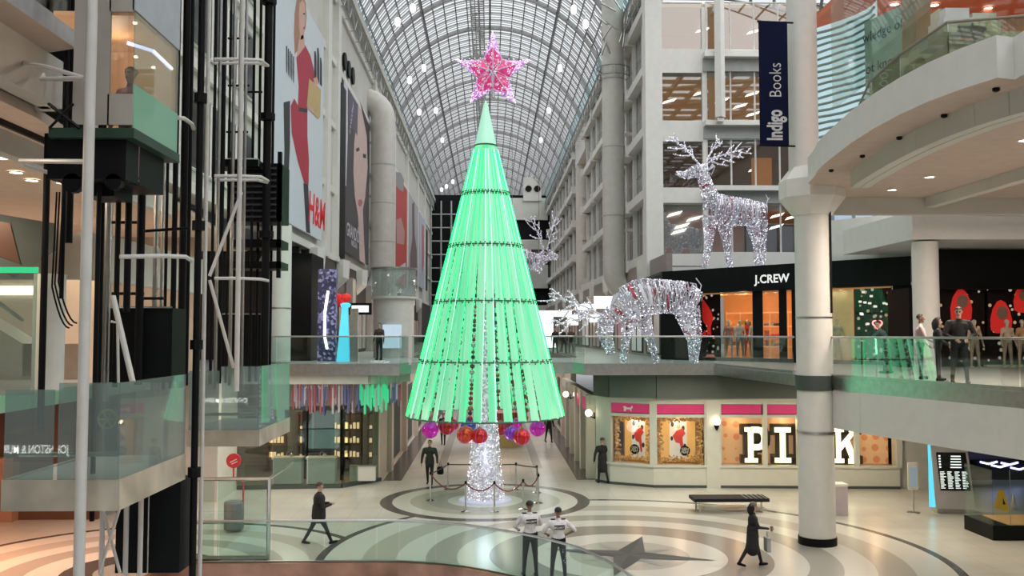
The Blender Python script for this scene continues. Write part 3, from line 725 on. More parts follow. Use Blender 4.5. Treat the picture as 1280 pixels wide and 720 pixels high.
for px, w_ in [(1103, .5), (1113, .4), (1122, .5), (1131, .45), (1140, .5), (1150, .4), (1164, .5), (1178, .5), (1190, .45), (1203, .6), (1220, .6), (1238, .6)]:
    Y = 22.6 - (px-1103)/90*4.6 if px < 1195 else 17.9; x = (px-612)/1150*Y; h = [.22, .4, .3, .62, .5][n % 5]
    zb = 11.75 if Y > 19.5 else (11.85 if Y > 18 else 11.9)
    o = MB().use(bx[n % 5]).box((-w_/2, -.2, 0), (w_/2, .2, h*.6)).box((-w_/2.4, -.17, h*.6), (w_/2.6, .17, h)).build('boxed_gift', loc=(x+.12, Y+.08, zb))
    tag(o, '%s stacked carton on the cream counter behind the upper glass guard' % names_[n % 5], 'box', '%s cartons on the upper counter' % names_[n % 5]); n += 1
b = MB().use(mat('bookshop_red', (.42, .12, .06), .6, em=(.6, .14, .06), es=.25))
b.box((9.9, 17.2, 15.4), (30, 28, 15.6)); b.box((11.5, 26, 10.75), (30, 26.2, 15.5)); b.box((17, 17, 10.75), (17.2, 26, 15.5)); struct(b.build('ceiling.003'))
b = MB().use(mat('bookshop_tan', (.45, .30, .18), .6)); b.box((9.75, 20.5, 12), (10.1, 21.2, 15.5)); b.box((12.9, 17.3, 10.75), (14.5, 17.6, 15.5)); struct(b.build('trim_15'))
MBg = MB().use(glassmat('bookshop_glass', (.88, .93, .90), .0))
for p, q in (((9.35, 24.6), (9.15, 21.5)), ((9.15, 21.5), (9.1, 18)), ((9.1, 18), (12.4, 17.3))): MBg.slab(p, q, .02, 12.0, 15.4)
struct(MBg.build('window_900'))
for px, py in [(1118, 5), (1126, 38), (1168, 6), (1235, 10), (1082, 36)]:
    r = ray(px, py); p = EYE + r*((15.38-EYE.z)/r.z)
    downlight(p, 'round downlight in the red ceiling of the upper bookshop', 'downlights in the red ceiling')
t = thing('shop_poster', 'pale green poster with dark serif words behind the upper guard', 'poster', (9.85, 23.6, 12.2))
d = Vector((.35, -1, 0)).normalized(); b = MB().use(mat('poster_mint', (.42, .56, .46), .6)); p = d*1.3
b.poly([(0, 0, 0), (p.x, p.y, 0), (p.x, p.y, 1.9), (0, 0, 1.9)]); b.build('panel', t)
b = MB().use(mat('poster_ink', (.05, .08, .07), .6))
text_mb(b, 'wledge of', (p.x/2, p.y/2, 1.35), d, (0, 0, 1), .36, 0, .02); b.build('lettering', t); b = MB().use(mat('poster_ink', ())); text_mb(b, 'ot know', (p.x/2, p.y/2, .5), d, (0, 0, 1), .36, 0, .02)
b.build('lettering', t)
# curved louvred glass seen between the upper column and the poster
b = MB().use(glassmat('louvre_glass', (.75, .88, .90), .1)); pts = [(9.75+.8*math.sin(k/8*PI/2), 27.4-1.6*k/8) for k in range(9)]
b = MB().use(mat('louvre_steel', (.33, .38, .38), .4, .5))
for k in range(22):
    z = 10.9 + k*.2; b.tube([(9.95 + .9*math.sin(j/6*PI*.6), 27.6 - 2.4*j/6, z + .02*math.sin(j*1.7+k)) for j in range(7)], .045, 4)
b.use(mat('louvre_sky_glow', (.5, .65, .7), .3, em=(.55, .75, .82), es=.75))  # emissive sheet stands in for bright daylight behind the louvres
for j in range(6): b.slab((10.03 + .9*math.sin(j/6*PI*.6), 27.6-2.4*j/6), (10.03 + .9*math.sin((j+1)/6*PI*.6), 27.6-2.4*(j+1)/6), .01, 10.8, 15.3)
tag(b.build('louvre_screen'), 'curved screen of thin horizontal steel louvres right of the upper column', 'screen')
# navy banner
t = thing('shop_banner', 'navy vertical banner lettered in white for the bookshop, hung from the column', 'banner', (8.05, 25.6, 11.24))
NB = mat('banner_navy', (.006, .009, .036), .8, spec=.1)
MB().use(NB).box((-.41, -.015, 0), (.41, .015, 3.56)).build('fabric', t)
b = MB().use(M_black); b.tube([(-.44, 0, 3.56), (.62, .1, 3.56)], .03, 6); b.tube([(-.44, 0, 0), (.62, .1, 0)], .03, 6); b.build('rod', t)
WT = mat('banner_letter', (.62, .62, .64), .5)
b = MB().use(WT); text_mb(b, 'Indigo', (.21, -.02, .13), (0, 0, 1), (-1, 0, 0), .60, .020, .005, 'LEFT', 0, .60); b.build('bold_lettering', t); b = MB().use(WT); text_mb(b, 'Books', (.21, -.02, 1.36), (0, 0, 1), (-1, 0, 0), .50, -.004, .005, 'LEFT', 0, .80); b.build('lettering', t)
# ------------------------------------------------------------------ black shop front with white letters, level two
A = Vector((8.3, 44.2, 0)); B_ = Vector((16.2, 35.2, 0)); dJ = (B_ - A).normalized(); nJ = Vector((dJ.y, -dJ.x, 0))   # nJ towards the viewer
if nJ.y > 0: nJ = -nJ
def J(px, z, out=0.0):  # point on the shop plane seen in image column px
    r = ray(px, 418); r2 = Vector((r.x, r.y)); # solve A + dJ*s = r2*t
    det = dJ.x*(-r2.y) - dJ.y*(-r2.x)
    A_ = A + nJ*out
    s = ((-A_.x)*(-r2.y) - (-A_.y)*(-r2.x)) / det
    p = A_ + dJ*s; return Vector((p.x, p.y, z))
t = thing('boutique', 'black shop front with white lettering on its band and warm orange interior', 'shop', J(828, F2))
O = t.location.copy()
def jp(b, a, c, z0, z1, o0, o1):
    p = J(a, 0, o0) - O; q = J(c, 0, o0) - O; p2 = J(a, 0, o1) - O; q2 = J(c, 0, o1) - O
    z0 -= O.z; z1 -= O.z
    return b.add([(v.x, v.y, z) for z in (z0, z1) for v in (p, q, q2, p2)], [(0,1,5,4),(1,2,6,5),(2,3,7,6),(3,0,4,7),(4,5,6,7),(3,2,1,0)])
jp(MB().use(M_blackp), 828, 1140, 7.8, 8.9, .35, -.1).build('sign_band', t)
b = MB().use(M_blackp)
for a, c in ((826, 878), (941, 954), (974, 984), (990, 1000), (1117, 1141)): jp(b, a, c, F2, 7.8, .12, -.25)
jp(b, 877, 1118, F2, F2+.15, .1, -.1); b.build('pillar', t)
b = MB().use(mat('shop_white_letter', (.85, .85, .83), .4, em=(1, 1, 1), es=.5))
p = J(966, 8.13, .38) - O; text_mb(b, 'J.CREW', p, dJ, (0, 0, 1), .50, .012)
for (s_, z) in (): pass
b.build('lettering', t)
jp(MB().use(G_clear), 878, 941, F2+.15, 7.8, .0, -.02).build('window_pane', t); jp(MB().use(G_clear), 954, 974, F2+.1, 7.6, .0, -.02).build('window_pane', t)
jp(MB().use(G_clear), 1000, 1117, F2+.15, 7.8, .0, -.02).build('window_pane', t)
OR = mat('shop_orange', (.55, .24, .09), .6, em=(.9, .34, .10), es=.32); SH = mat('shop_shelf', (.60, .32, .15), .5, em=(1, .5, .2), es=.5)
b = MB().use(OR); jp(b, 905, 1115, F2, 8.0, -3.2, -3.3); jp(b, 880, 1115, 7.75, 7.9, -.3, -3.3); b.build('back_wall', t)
b = MB().use(SH)
for z in (5.3, 5.75, 6.25, 6.9):
    jp(b, 908, 1030, z, z+.05, -2.6, -3.2)
for px in (908, 925, 943, 962, 985, 1010): jp(b, px, px+1, F2, 7.0, -2.6, -3.2)
b.build('shelving', t)
MB().use(mat('shop_floor', (.35, .25, .18), .3)).poly([tuple(J(880, F2+.03, -.3)-O), tuple(J(1115, F2+.03, -.3)-O), tuple(J(1115, F2+.03, -3.2)-O), tuple(J(880, F2+.03, -3.2)-O)]).build('shop_floor', t)
random.seed(11)
cols = [(.75,.1,.08), (.7,.66,.6), (.1,.1,.14), (.65,.5,.12), (.25,.3,.38), (.8,.78,.74), (.45,.2,.15)]
cm = [mat('folded_%d' % i, c, .7) for i, c in enumerate(cols)]; nm_ = ['red', 'beige', 'black', 'mustard', 'slate', 'white', 'maroon']
for z in (5.35, 5.8, 6.3):
    for px in range(911, 1030, 6):
        if 940 < px < 955 or 973 < px < 1000: continue
        k = random.randrange(7); p = J(px, z, -2.85); w_ = .12; h = random.choice([.12, .2, .28])
        o = MB().use(cm[k]).box((-w_, -.12, 0), (w_, .12, h)).build('folded_clothes', loc=p)
        tag(o, '%s folded clothes on the lit shelves inside the orange shop' % nm_[k], 'clothes', '%s clothes on the orange shop shelves' % nm_[k])
for px in (885, 897, 909, 921, 933, 958, 970, 1040, 1052, 1072, 1100):
    downlight(J(px, 7.76, -.6), 'small spotlight along the top of the black shop window', 'spotlights in the black shop window')
# dark bokeh panels and red bow in the shop windows
BK = dots('night_bokeh', (.02, .012, .012), .30, 4.5, .8)
BKR = mat('bow_red', (.60, .02, .02), .5, em=(.8, .03, .02), es=.35)
t2 = thing('window_display', 'dark speckled display panel with large red bow beside the grazing reindeer', 'display', J(889, F2+.15, -.35)); O2 = t2.location.copy()
b = MB().use(BK); p = J(878, 0, -.35) - O2; q = J(901, 0, -.35) - O2; b.poly([(p.x, p.y, 0), (q.x, q.y, 0), (q.x, q.y, 2.95), (p.x, p.y, 2.95)]); b.build('backdrop', t2)
b = MB().use(BKR)
def jpts(pxs, out): return [tuple(J(px, 0, out) - O2 + Vector((0, 0, (418-py)/1150*J(px, 0, out).y + 5.9))) for px, py in pxs]
b.poly(jpts([(877, 372), (881, 376), (889, 388), (892, 398), (888, 410), (880, 404), (877, 395)], -.25)); b.poly(jpts([(884, 395), (888, 398), (889, 420), (886, 418), (884, 421)], -.2)); b.poly(jpts([(876, 420), (881, 412), (883, 418), (880, 421)], -.2))
b.build('bow', t2)
MB().use(mat('sale_pink', (.7,.2,.18),.5,em=(.8,.2,.18),es=.4)).poly(jpts([(880, 448), (884, 443), (892, 443), (895, 449)], -.2)).build('floor_prop', t2)
t2 = thing('window_display', 'black display panel with glowing neon heart and small white cards', 'display', J(1090, F2+.15, -.4)); O2 = t2.location.copy()
b = MB().use(BK); p = J(1068, 0, -.4) - O2; q = J(1116, 0, -.4) - O2; b.poly([(p.x, p.y, 0), (q.x, q.y, 0), (q.x, q.y, 2.95), (p.x, p.y, 2.95)]); b.build('backdrop', t2)
hp = []
for k in range(25):
    a = 2*PI*k/24; hx = 16*math.sin(a)**3/16; hz = (13*math.cos(a)-5*math.cos(2*a)-2*math.cos(3*a)-math.cos(4*a))/16
    hp.append((1097 + hx*6, 405 - hz*5.5))
MB().use(emi('neon_pink', (1, .18, .2), 4)).tube(jpts(hp, -.2), .03, 6).build('neon_heart', t2)
b = MB().use(emi('card_white', (1, .9, .8), .8))
for (x, y) in [(1078, 366), (1080, 379), (1086, 380), (1076, 394), (1083, 406), (1088, 371), (1104, 380), (1108, 381), (1074, 378), (1093, 384), (1075, 393)]: b.poly(jpts([(x, y), (x+4, y), (x+4, y-2.6), (x, y-2.6)], -.3))
b.build('card', t2)
b = MB().use(mat('window_wood', (.55, .42, .22), .6, em=(.6, .4, .15), es=.3)); jp(b, 1038, 1067, F2+.15, 7.75, -.8, -.9); b.build('wood_backdrop', t)
# white wall above the black band and the white box volume
b = MB().use(M_white)
p, q = J(1010, 0, -.05), J(1150, 0, -.05); b.slab((p.x, p.y), (q.x, q.y), .3, 8.9, 10.6)
x0 = vy(1141, 300, 30).x; b.box((x0, 30, 9.05), (30, 36, 10.0)); struct(b.build('wall_right.002'))
b = MB().use(M_black); x9 = 16.0; b.box((x9, 33, 7.55), (30, 33.3, 9.0)); b.box((15.3, 33.2, F2), (16.1, 35, 7.6)); b.box((16, 34.2, F2), (30, 34.3, 7.6)); struct(b.build('wall_right.003'))
b = MB().use(M_fac); b.box((x9-.4, 33.1, 9.0), (30, 33.4, 9.1)); b.box((18, 33, F2), (30, 33.2, F2+.1)); struct(b.build('trim_16'))
# clerestory strip behind
window((15.6, 44, 10.4), (30, 44, 12.6), 14, 1, mat('sky_window', (.4, .5, .6), .2, em=(.45, .58, .75), es=.5), mat('clerestory_frame', (.35, .37, .4), .5), along='x', fw=.09)
# roof of the shop (carries the standing reindeer)
b = MB().use(M_dark); pa, pb = J(826, 0, .2), J(1150, 0, .2); b.prism([(pa.x, pa.y), (pb.x, pb.y), (24, 50), (8.3, 50)], 8.78, 8.9); struct(b.build('ceiling.004'))
# second window with two red hooded garments on dark posters
def poster(label, px0, px1, hoods):
    t = thing('window_poster', label, 'poster', vy(px0, 455, 33.6)); O = t.location.copy(); O.z = F2; t.location = O
    def wv(px, py, d=0): return tuple(vy(px, py, 33.6-d) - O)
    MB().use(BK).poly([wv(px0, 358), wv(px1, 358), wv(px1, 452), wv(px0, 452)]).build('backdrop', t)
    for cx, cy, s_ in hoods:
        sh = [(-13,22),(-14,8),(-11,-6),(-5,-16),(0,-18),(6,-15),(12,-4),(15,8),(14,22),(8,26),(-6,26)]
        MB().use(BKR).poly([wv(cx+x*s_, cy+y*s_, .05) for x, y in sh]).build('red_coat', t)
        MB().use(mat('hood_fur', (.35, .22, .16), .8)).poly([wv(cx+7.5*s_*math.cos(a)+2, cy-1*s_+9*s_*math.sin(a), .1) for a in [k*PI/6 for k in range(12)]]).build('figure_face', t)
    return t
poster('dark poster of a red hooded coat, just right of the shorter white column', 1172, 1231, [(1201, 378, .95)])
poster('dark poster of red hooded coats at the right edge of the picture', 1234, 1300, [(1251, 392, .95), (1278, 370, .8)])
# ------------------------------------------------------------------ pink fronted shop on the ground floor
PF = [(4.25, 37.4), (4.8, 36.7), (6.4, 35.75), (15.6, 35.2)]
CR = mat('shopfront_cream', (.62, .62, .55), .45, var=.03); PK = mat('sign_magenta', (.55, .03, .14), .4, em=(.7, .04, .18), es=.22)
t = thing('boutique', 'cream shop front with magenta sign panels and framed display windows on the ground floor', 'shop', (PF[0][0], PF[0][1], 0)); O = t.location.copy()
def S(px, py=0, out=0.0):  # ground-plan point of the front in image column px
    r = ray(px, 418)
    for (a, c) in zip(PF, PF[1:]):
        a = Vector(a); c = Vector(c); d = c - a; det = d.x*(-r.y) + d.y*r.x
        s = ((-a.x)*(-r.y) + (-a.y)*r.x) / det
        if s <= 1.0001 or (a - Vector(PF[2])).length < .01:
            p = a + d*s; n = Vector((d.y, -d.x)).normalized(); p = p + n*out; return Vector((p.x, p.y, 0))
def fb(b, a, c, z0, z1, o0, o1):
    p, q, p2, q2 = S(a, 0, o0)-O, S(c, 0, o0)-O, S(a, 0, o1)-O, S(c, 0, o1)-O
    return b.add([(v.x, v.y, z) for z in (z0, z1) for v in (p, q, q2, p2)], [(0,1,5,4),(1,2,6,5),(2,3,7,6),(3,0,4,7),(4,5,6,7),(3,2,1,0)])
def spans(b, z0, z1, o0, o1, lo=746, hi=1120):
    c = [lo] + [k for k in (763, 817) if lo < k < hi] + [hi]
    for a, d in zip(c, c[1:]): fb(b, a, d, z0, z1, o0, o1)
b = MB().use(CR); spans(b, 0, .78, .1, -.2); spans(b, .78, .86, .16, -.2); b.use(M_dark); spans(b, 0, .1, .12, 0); b.build('stall_riser', t)
b = MB().use(CR); spans(b, 3.33, 3.45, .2, -.3); spans(b, 2.68, 2.8, .06, -.1); spans(b, 3.2, 3.35, .05, -.1); b.build('cornice', t)
b = MB().use(CR)
for a, c in ((746, 764), (812, 820), (879, 900), (952, 957), (994, 1000), (1066, 1071), (1117, 1124)): fb(MB().use(CR), a, c, .8, 3.4, .08, -.15).build('pilaster', t)
fb(MB().use(CR), 881, 898, 0, 3.35, .14, 0).build('pilaster', t)
b = MB().use(PK)
for a, c in ((764, 812), (820, 879), (901, 950), (957, 994), (1000, 1066), (1071, 1117)): fb(b, a, c, 2.83, 3.18, .03, -.05)
b.build('sign_panel', t)
b = MB().use(mat('dog_white', (.8, .75, .75), .5))
dog = [(-5,4),(-5,0),(-6,-2),(-4,-3),(-1,-1),(3,-1),(5,-4),(6,-1),(4,1),(4,4),(3,4),(2.5,1.5),(-2,1.5),(-3,4)]
P0 = S(785, 0, .05) - O; dd = (S(790, 0, .05)-S(780, 0, .05)).normalized()
b.poly([tuple(P0 + dd*x*.035 + Vector((0, 0, 3.0 - y*.03))) for x, y in dog][::-1]); b.build('dog_emblem', t)
G2 = G_clear
b = MB().use(G2)
for a, c in ((764, 812), (820, 879), (901, 950), (957, 994), (1000, 1066), (1071, 1117)):
    MB().use(G2); bb = MB().use(G2); fb(bb, a, c, .86, 2.68, .0, -.01); bb.build('window_pane', t)
b = MB().use(CR)
for k in range(5):
    y0 = 38 + k*2.6
    b.box((4.0-O.x, y0-O.y, 0), (4.35-O.x, y0+.5-O.y, 3.4))
b.box((4.1-O.x, 37.3-O.y, 3.0), (4.4-O.x, 52-O.y, 3.45)); b.box((4.2-O.x, 41-O.y, 0), (4.45-O.x, 43-O.y, 3)); b.build('side_wall', t)
b = MB().use(PK); b.box((4.06-O.x, 38.6-O.y, 2.7), (4.2-O.x, 40.4-O.y, 3.2)); b.box((4.06-O.x, 41.2-O.y, 2.7), (4.2-O.x, 43-O.y, 3.2)); b.build('side_sign', t)
# dotted backdrop with marquee letters
DOT = bpy.data.materials.new('polka_backdrop'); DOT.use_nodes = True; nt = DOT.node_tree; bs = nt.nodes['Principled BSDF']
g_ = nt.nodes.new('ShaderNodeTexCoord'); v_ = nt.nodes.new('ShaderNodeTexVoronoi'); v_.inputs['Scale'].default_value = 2.2; v_.inputs['Randomness'].default_value = .25
r_ = nt.nodes.new('ShaderNodeValToRGB'); r_.color_ramp.interpolation = 'CONSTANT'; r_.color_ramp.elements[0].color = (.55, .20, .08, 1); r_.color_ramp.elements[1].position = .30; r_.color_ramp.elements[1].color = (.62, .36, .18, 1)
nt.links.new(g_.outputs['Object'], v_.inputs['Vector']); nt.links.new(v_.outputs['Distance'], r_.inputs[0]); nt.links.new(r_.outputs[0], bs.inputs['Base Color']); nt.links.new(r_.outputs[0], bs.inputs['Emission Color']); bs.inputs['Emission Strength'].default_value = .45
b = MB().use(DOT); fb(b, 900, 1118, .8, 2.75, -.9, -1.0); b.build('polka_dot_backdrop', t)
b = MB().use(mat('shop_inner', (.5, .35, .2), .6)); fb(b, 900, 1118, .78, .82, -.1, -1); fb(b, 900, 1118, 2.7, 2.75, -.1, -1); fb(b, 764, 879, .78, .82, -.1, -1.2); fb(b, 764, 879, 2.7, 2.75, -.1, -1.2); fb(b, 764, 879, .8, 2.75, -1.2, -1.3); b.build('window_box', t)
LB = mat('marquee_black', (.05, .03, .015), .5); LG = emi('marquee_glow', (1, .93, .62), 1.5)
def strokes(ch):
    """slab serif letter as polygons on a 0..1 x 0..1.3 grid"""
    B = lambda x0, y0, x1, y1: [(x0, y0), (x1, y0), (x1, y1), (x0, y1)]
    if ch == 'I': return [B(.05,0,.95,.22), B(.05,1.08,.95,1.3), B(.32,.2,.68,1.1)]
    if ch == 'P':
        o = [B(0,0,.62,.2), B(0,1.1,.3,1.3), B(.14,.18,.44,1.12)]
        pr = None
        for k in range(9):
            a = -PI/2 + PI*k/8; e = (.6 + .4*math.cos(a), .88 + .42*math.sin(a)); i_ = (.6 + .14*math.cos(a), .88 + .2*math.sin(a))
            if pr: o.append([pr[1], pr[0], e, i_])
            pr = (e, i_)
        o += [B(.3,1.08,.62,1.3), B(.4,.46,.62,.68)]; return o
    if ch == 'N': return [B(0,0,.4,.2), B(0,1.1,.42,1.3), B(.1,.18,.3,1.12), B(.62,1.1,1.05,1.3), B(.72,.0,.92,1.12), [(.2,1.3),(.45,1.3),(.92,0),(.66,0)]]
    if ch == 'K': return [B(0,0,.5,.2), B(0,1.1,.5,1.3), B(.12,.18,.38,1.12), B(.66,1.12,1.05,1.3), B(.62,0,1.08,.18), [(.36,.45),(.36,.75),(.75,1.15),(.98,1.15)], [(.48,.70),(.68,.85),(.98,.15),(.7,.15)]]
for ch, cx, w_, wd in (('P', 946, .92, 'first'), ('I', 980, .76, 'second'), ('N', 1010, .85, 'third'), ('K', 1058, .98, 'fourth')):
    c = S(cx, 0, -.45); 
    tt = thing('marquee_letter', 'glowing slab-serif letter %s in a dark frame behind the shop glass' % ch, 'sign letter', (c.x, c.y, .86), math.atan2(PF[3][1]-PF[2][1], PF[3][0]-PF[2][0]))
    H_ = 1.42/1.3
    def pl(x, y, d): return ((x-.5)*w_, d, y*H_+.02)
    b = MB().use(LB)
    for q in strokes(ch):
        cx_ = sum(p[0] for p in q)/4; cy_ = sum(p[1] for p in q)/4
        Q = [(p[0] + .13*(1 if p[0] > cx_ else -1), p[1] + .09*(1 if p[1] > cy_ else -1)) for p in q]
        Q = [(x, max(-.01, y)) for x, y in Q]
        b.add([pl(x, y, .0) for x, y in Q] + [pl(x, y, .25) for x, y in Q], [(0,1,2,3),(7,6,5,4),(0,4,5,1),(1,5,6,2),(2,6,7,3),(3,7,4,0)])
    b.build('letter_frame', tt)
    b = MB().use(LG)
    for i_, q in enumerate(strokes(ch)):
        cx_ = sum(p[0] for p in q)/4; cy_ = sum(p[1] for p in q)/4; q = q if i_ > 2 else [(p[0] - .03*(1 if p[0] > cx_ else -1), p[1] - (.02 if abs(p[1]-cy_) < .2 else 0)*(1 if p[1] > cy_ else -1)) for p in q]
        b.poly([pl(x, y, -.02-.001*i_) for x, y in q])
    b.build('lit_face', tt)
# two dressed windows
GOLD = speckle('garland_gold', [(0, (.10, .04, .01)), (.4, (.35, .15, .03)), (.7, (.55, .30, .08)), (.88, (.75, .55, .25)), (.95, (.6, .05, .02))], 16, .55, (.3, .2, .1))
for (a, c, w_) in ((765, 811, 'left'), (821, 878, 'right')):
    m_ = (a+c)/2
    t = thing('garland', 'gold and orange leafy garland framing the %s poster window' % w_, 'garland', S(m_, 0, -.25) + Vector((0, 0, .86))); O2 = t.location.copy()
    b = MB().use(GOLD); random.seed(a)
    pa, pc = S(a, 0, -.25) - O2, S(c, 0, -.25) - O2; pa.z = pc.z = 0
    L_ = (pc-pa).length
    for k in range(520):
        u = random.random()*(L_*2+1.8*2); 
        if u < L_: q = pa.lerp(pc, u/L_) + Vector((0, 0, .1 + abs(random.gauss(0, .10))))
        elif u < 2*L_: q = pa.lerp(pc, (u-L_)/L_) + Vector((0, 0, 1.76 - abs(random.gauss(0, .05))))
        elif u < 2*L_+1.8: q = pa.lerp(pc, abs(random.gauss(0, .05))+.01) + Vector((0, 0, u-2*L_))
        else: q = pa.lerp(pc, 1-abs(random.gauss(0, .05))-.01) + Vector((0, 0, min(1.78, u-2*L_-1.8)))
        b.octa(q + Vector((0, random.uniform(-.1, .1), 0)), random.uniform(.03, .065))
    b.build('leaves', t); t['kind'] = 'stuff'
    tp = thing('window_poster', 'poster of a person in red with a round black badge in the %s window' % w_, 'poster', S(m_, 0, -.75) + Vector((0, 0, .9))); O2 = tp.location.copy()
    e = (S(m_+5, 0, -.75) - S(m_, 0, -.75)).normalized(); hw = .50 if w_ == 'left' else .60
    def pp(x, z, d=0): return tuple(e*x*hw + Vector((0, 0, z)) + Vector((e.y, -e.x, 0))*d)
    b = MB().use(mat('poster_gold', (.6, .35, .12), .6, em=(.8, .42, .12), es=.5)); b.poly([pp(-1.15, -.02), pp(1.15, -.02), pp(1.15, 1.8), pp(-1.15, 1.8)]); b.build('backdrop', tp)
    b = MB().use(mat('poster_white', (.7, .66, .6), .6, em=(.8, .75, .68), es=.3)); b.poly([pp(-.55, .1, .02), pp(.6, .1, .02), pp(.6, 1.65, .02), pp(-.55, 1.65, .02)]); b.build('sheet', tp)
    b = MB().use(mat('poster_blob', (.04, .03, .03), .6))
    for (x, z, r0) in ((-.35, 1.45, .1), (.35, 1.3, .1), (.45, .6, .1), (-.4, .9, .09), (.1, 1.55, .06)): b.poly([pp(x + r0*math.cos(k*PI/5)/hw*.6, z + r0*math.sin(k*PI/5), .03) for k in range(10)])
    b.build('printed_spot', tp)
    b = MB().use(mat('poster_red', (.55, .04, .03), .6, em=(.6, .05, .03), es=.3))
    b.poly([pp(-.35, 1.0, .04), pp(-.1, 1.2, .04), pp(.3, 1.3, .04), pp(.5, 1.1, .04), pp(.3, .95, .04), pp(.1, .7, .04), pp(-.15, .75, .04)]); b.poly([pp(.1, .75, .042), pp(.3, .95, .042), pp(.38, .35, .042), pp(.25, .3, .042)]); b.build('printed_clothes', tp)
    b = MB().use(mat('poster_face', (.62, .42, .33), .6)); b.poly([pp(.05+.12*math.cos(k*PI/5), 1.38+.1*math.sin(k*PI/5), .045) for k in range(10)]); b.build('printed_face', tp)
    b = MB().use(M_black); b.poly([pp((-.25 if w_ == 'left' else .45) + .2*math.cos(k*PI/8)/hw, .42 + .2*math.sin(k*PI/8), .06) for k in range(16)]); b.build('badge', tp)
    b = MB().use(M_white); o_ = Vector(pp((-.25 if w_ == 'left' else .45), .44, .07)); text_mb(b, 'GEN', o_, e, (0, 0, 1), .14, .004, .0); b.build('badge_lettering', tp); b = MB().use(M_white); text_mb(b, 'PERF', o_ - Vector((0, 0, .12)), e, (0, 0, 1), .14, .004, 0); b.build('badge_lettering', tp)
# globe wall lamps
GL = emi('globe_glow', (1, .86, .62), 6)
sc = None
for (x, y, z, rz, lab) in [(4.25, 37.5, 2.73, 0, 'twin globe wall lamp on the corner post of the cream shop front'), (3.95, 45.0, 3.0, 0, 'twin globe wall lamp farther back on the cream side wall')]:
    t = thing('wall_lamp', lab, 'lamp', (x, y-.12, z))
    MB().use(M_black).tube([(-.25, -.12, -.12), (0, 0, -.2), (.25, -.12, -.12)], .025, 6).tube([(0, 0, -.25), (0, .1, 0)], .03, 6).build('bracket', t)
    for s_ in (-1, 1): MB().use(GL).ball((s_*.25, -.12, 0), .14, 14, 10).build('globe', t, True)
p = S(893, 0, .2); t = thing('wall_lamp', 'single globe wall lamp on the pilaster between the windows and the lit letters', 'lamp', (p.x, p.y, 2.55))
MB().use(GL).ball((0, -.05, 0), .14, 14, 10).build('globe', t, True); MB().use(M_black).lathe([(.03, -.32), (.09, -.2), (.1, -.12)], (0, -.05, 0), 12).tube([(0, -.05, -.3), (0, .25, -.3)], .025, 6).build('bracket', t, True)
# dark bulkhead under the walkway
b = MB().use(mat('bulkhead_green', (.085, .10, .085), .6)); b.slab((4.25, 37.2), (4.7, 36.0), .15, 3.45, 4.35); b.slab((4.7, 36.0), (6.4, 35.3), .15, 3.45, 4.35); b.slab((6.4, 35.3), (22, 34.95), .15, 3.45, 4.35); struct(b.build('trim_17'))
b = MB().use(M_offw); b.box((15.6, 35.3, 0), (17.5, 35.6, 4.35)); b.use(M_dark); b.box((17.5, 38, 0), (30, 38.2, 4.35)); struct(b.build('wall_right.004'))
# side walls of the ground corridor beyond
b = MB().use(mat('corridor_cream', (.58, .50, .44), .5)); b.box((4.4, 50, 0), (4.7, 142, 4.35)); b.box((-4.7, 37.5, 0), (-4.4, 142, 4.35)); b.box((-4.4, 142, 0), (4.4, 142.3, 10.2))
for y in range(40, 140, 7): b.box((-4.4, y, 0), (-4.2, y+.8, 4.35)); 
for y in range(54, 140, 7): b.box((4.2, y, 0), (4.4, y+.8, 4.35))
b.use(M_dark)
for y in range(42, 140, 7): b.box((-4.42, y, .2), (-4.38, y+3.5, 3.2))
for y in range(56, 140, 7): b.box((4.38, y, .2), (4.42, y+3.5, 3.2))
struct(b.build('wall_left.001'))
# ------------------------------------------------------------------ the giant green tree
TX, TY = -.15, 33.1
ZB, ZT, RB = 3.0, 14.15, 2.78
def cone_r(z): return RB * (ZT + .05 - z) / (ZT + .05 - ZB)
def slatmat():
    m = bpy.data.materials.new('mint_light_panel'); m.use_nodes = True; nt = m.node_tree; b = nt.nodes['Principled BSDF']
    N = nt.nodes.new; L = nt.links.new
    tc = N('ShaderNodeTexCoord'); sp = N('ShaderNodeSeparateXYZ'); L(tc.outputs['Object'], sp.inputs[0])
    at = N('ShaderNodeMath'); at.operation = 'ARCTAN2'; L(sp.outputs[0], at.inputs[0]); L(sp.outputs[1], at.inputs[1])
    cb = N('ShaderNodeCombineXYZ'); s1 = N('ShaderNodeMath'); s1.operation = 'MULTIPLY'; s1.inputs[1].default_value = 9; L(at.outputs[0], s1.inputs[0])
    s2 = N('ShaderNodeMath'); s2.operation = 'MULTIPLY'; s2.inputs[1].default_value = .12; L(sp.outputs[2], s2.inputs[0])
    L(s1.outputs[0], cb.inputs[0]); L(s2.outputs[0], cb.inputs[1])
    n = N('ShaderNodeTexNoise'); n.inputs['Scale'].default_value = 1.6; n.inputs['Detail'].default_value = 4; L(cb.outputs[0], n.inputs['Vector'])
    r = N('ShaderNodeValToRGB'); r.color_ramp.elements[0].position = .38; r.color_ramp.elements[0].color = (.05, .66, .28, 1)
    r.color_ramp.elements[1].position = .60; r.color_ramp.elements[1].color = (.30, .72, .46, 1)
    L(n.outputs['Fac'], r.inputs[0]); L(r.outputs[0], b.inputs['Emission Color']); b.inputs['Emission Strength'].default_value = .72
    b.inputs['Base Color'].default_value = (.22, .50, .34, 1); b.inputs['Roughness'].default_value = .3
    return m
M_slat = slatmat(); M_slat2 = mat('mint_cap', (.35, .6, .48), .35, em=(.38, .82, .58), es=.62)
E_green = emi('green_led', (.02, 1, .28), 1.15); E_mint = emi('mint_led', (.45, 1, .70), 1.25)
tree = thing('christmas_tree', 'giant cone shaped tree of glowing green light panels hanging above the ring on the floor', 'christmas tree', (TX, TY, 0))
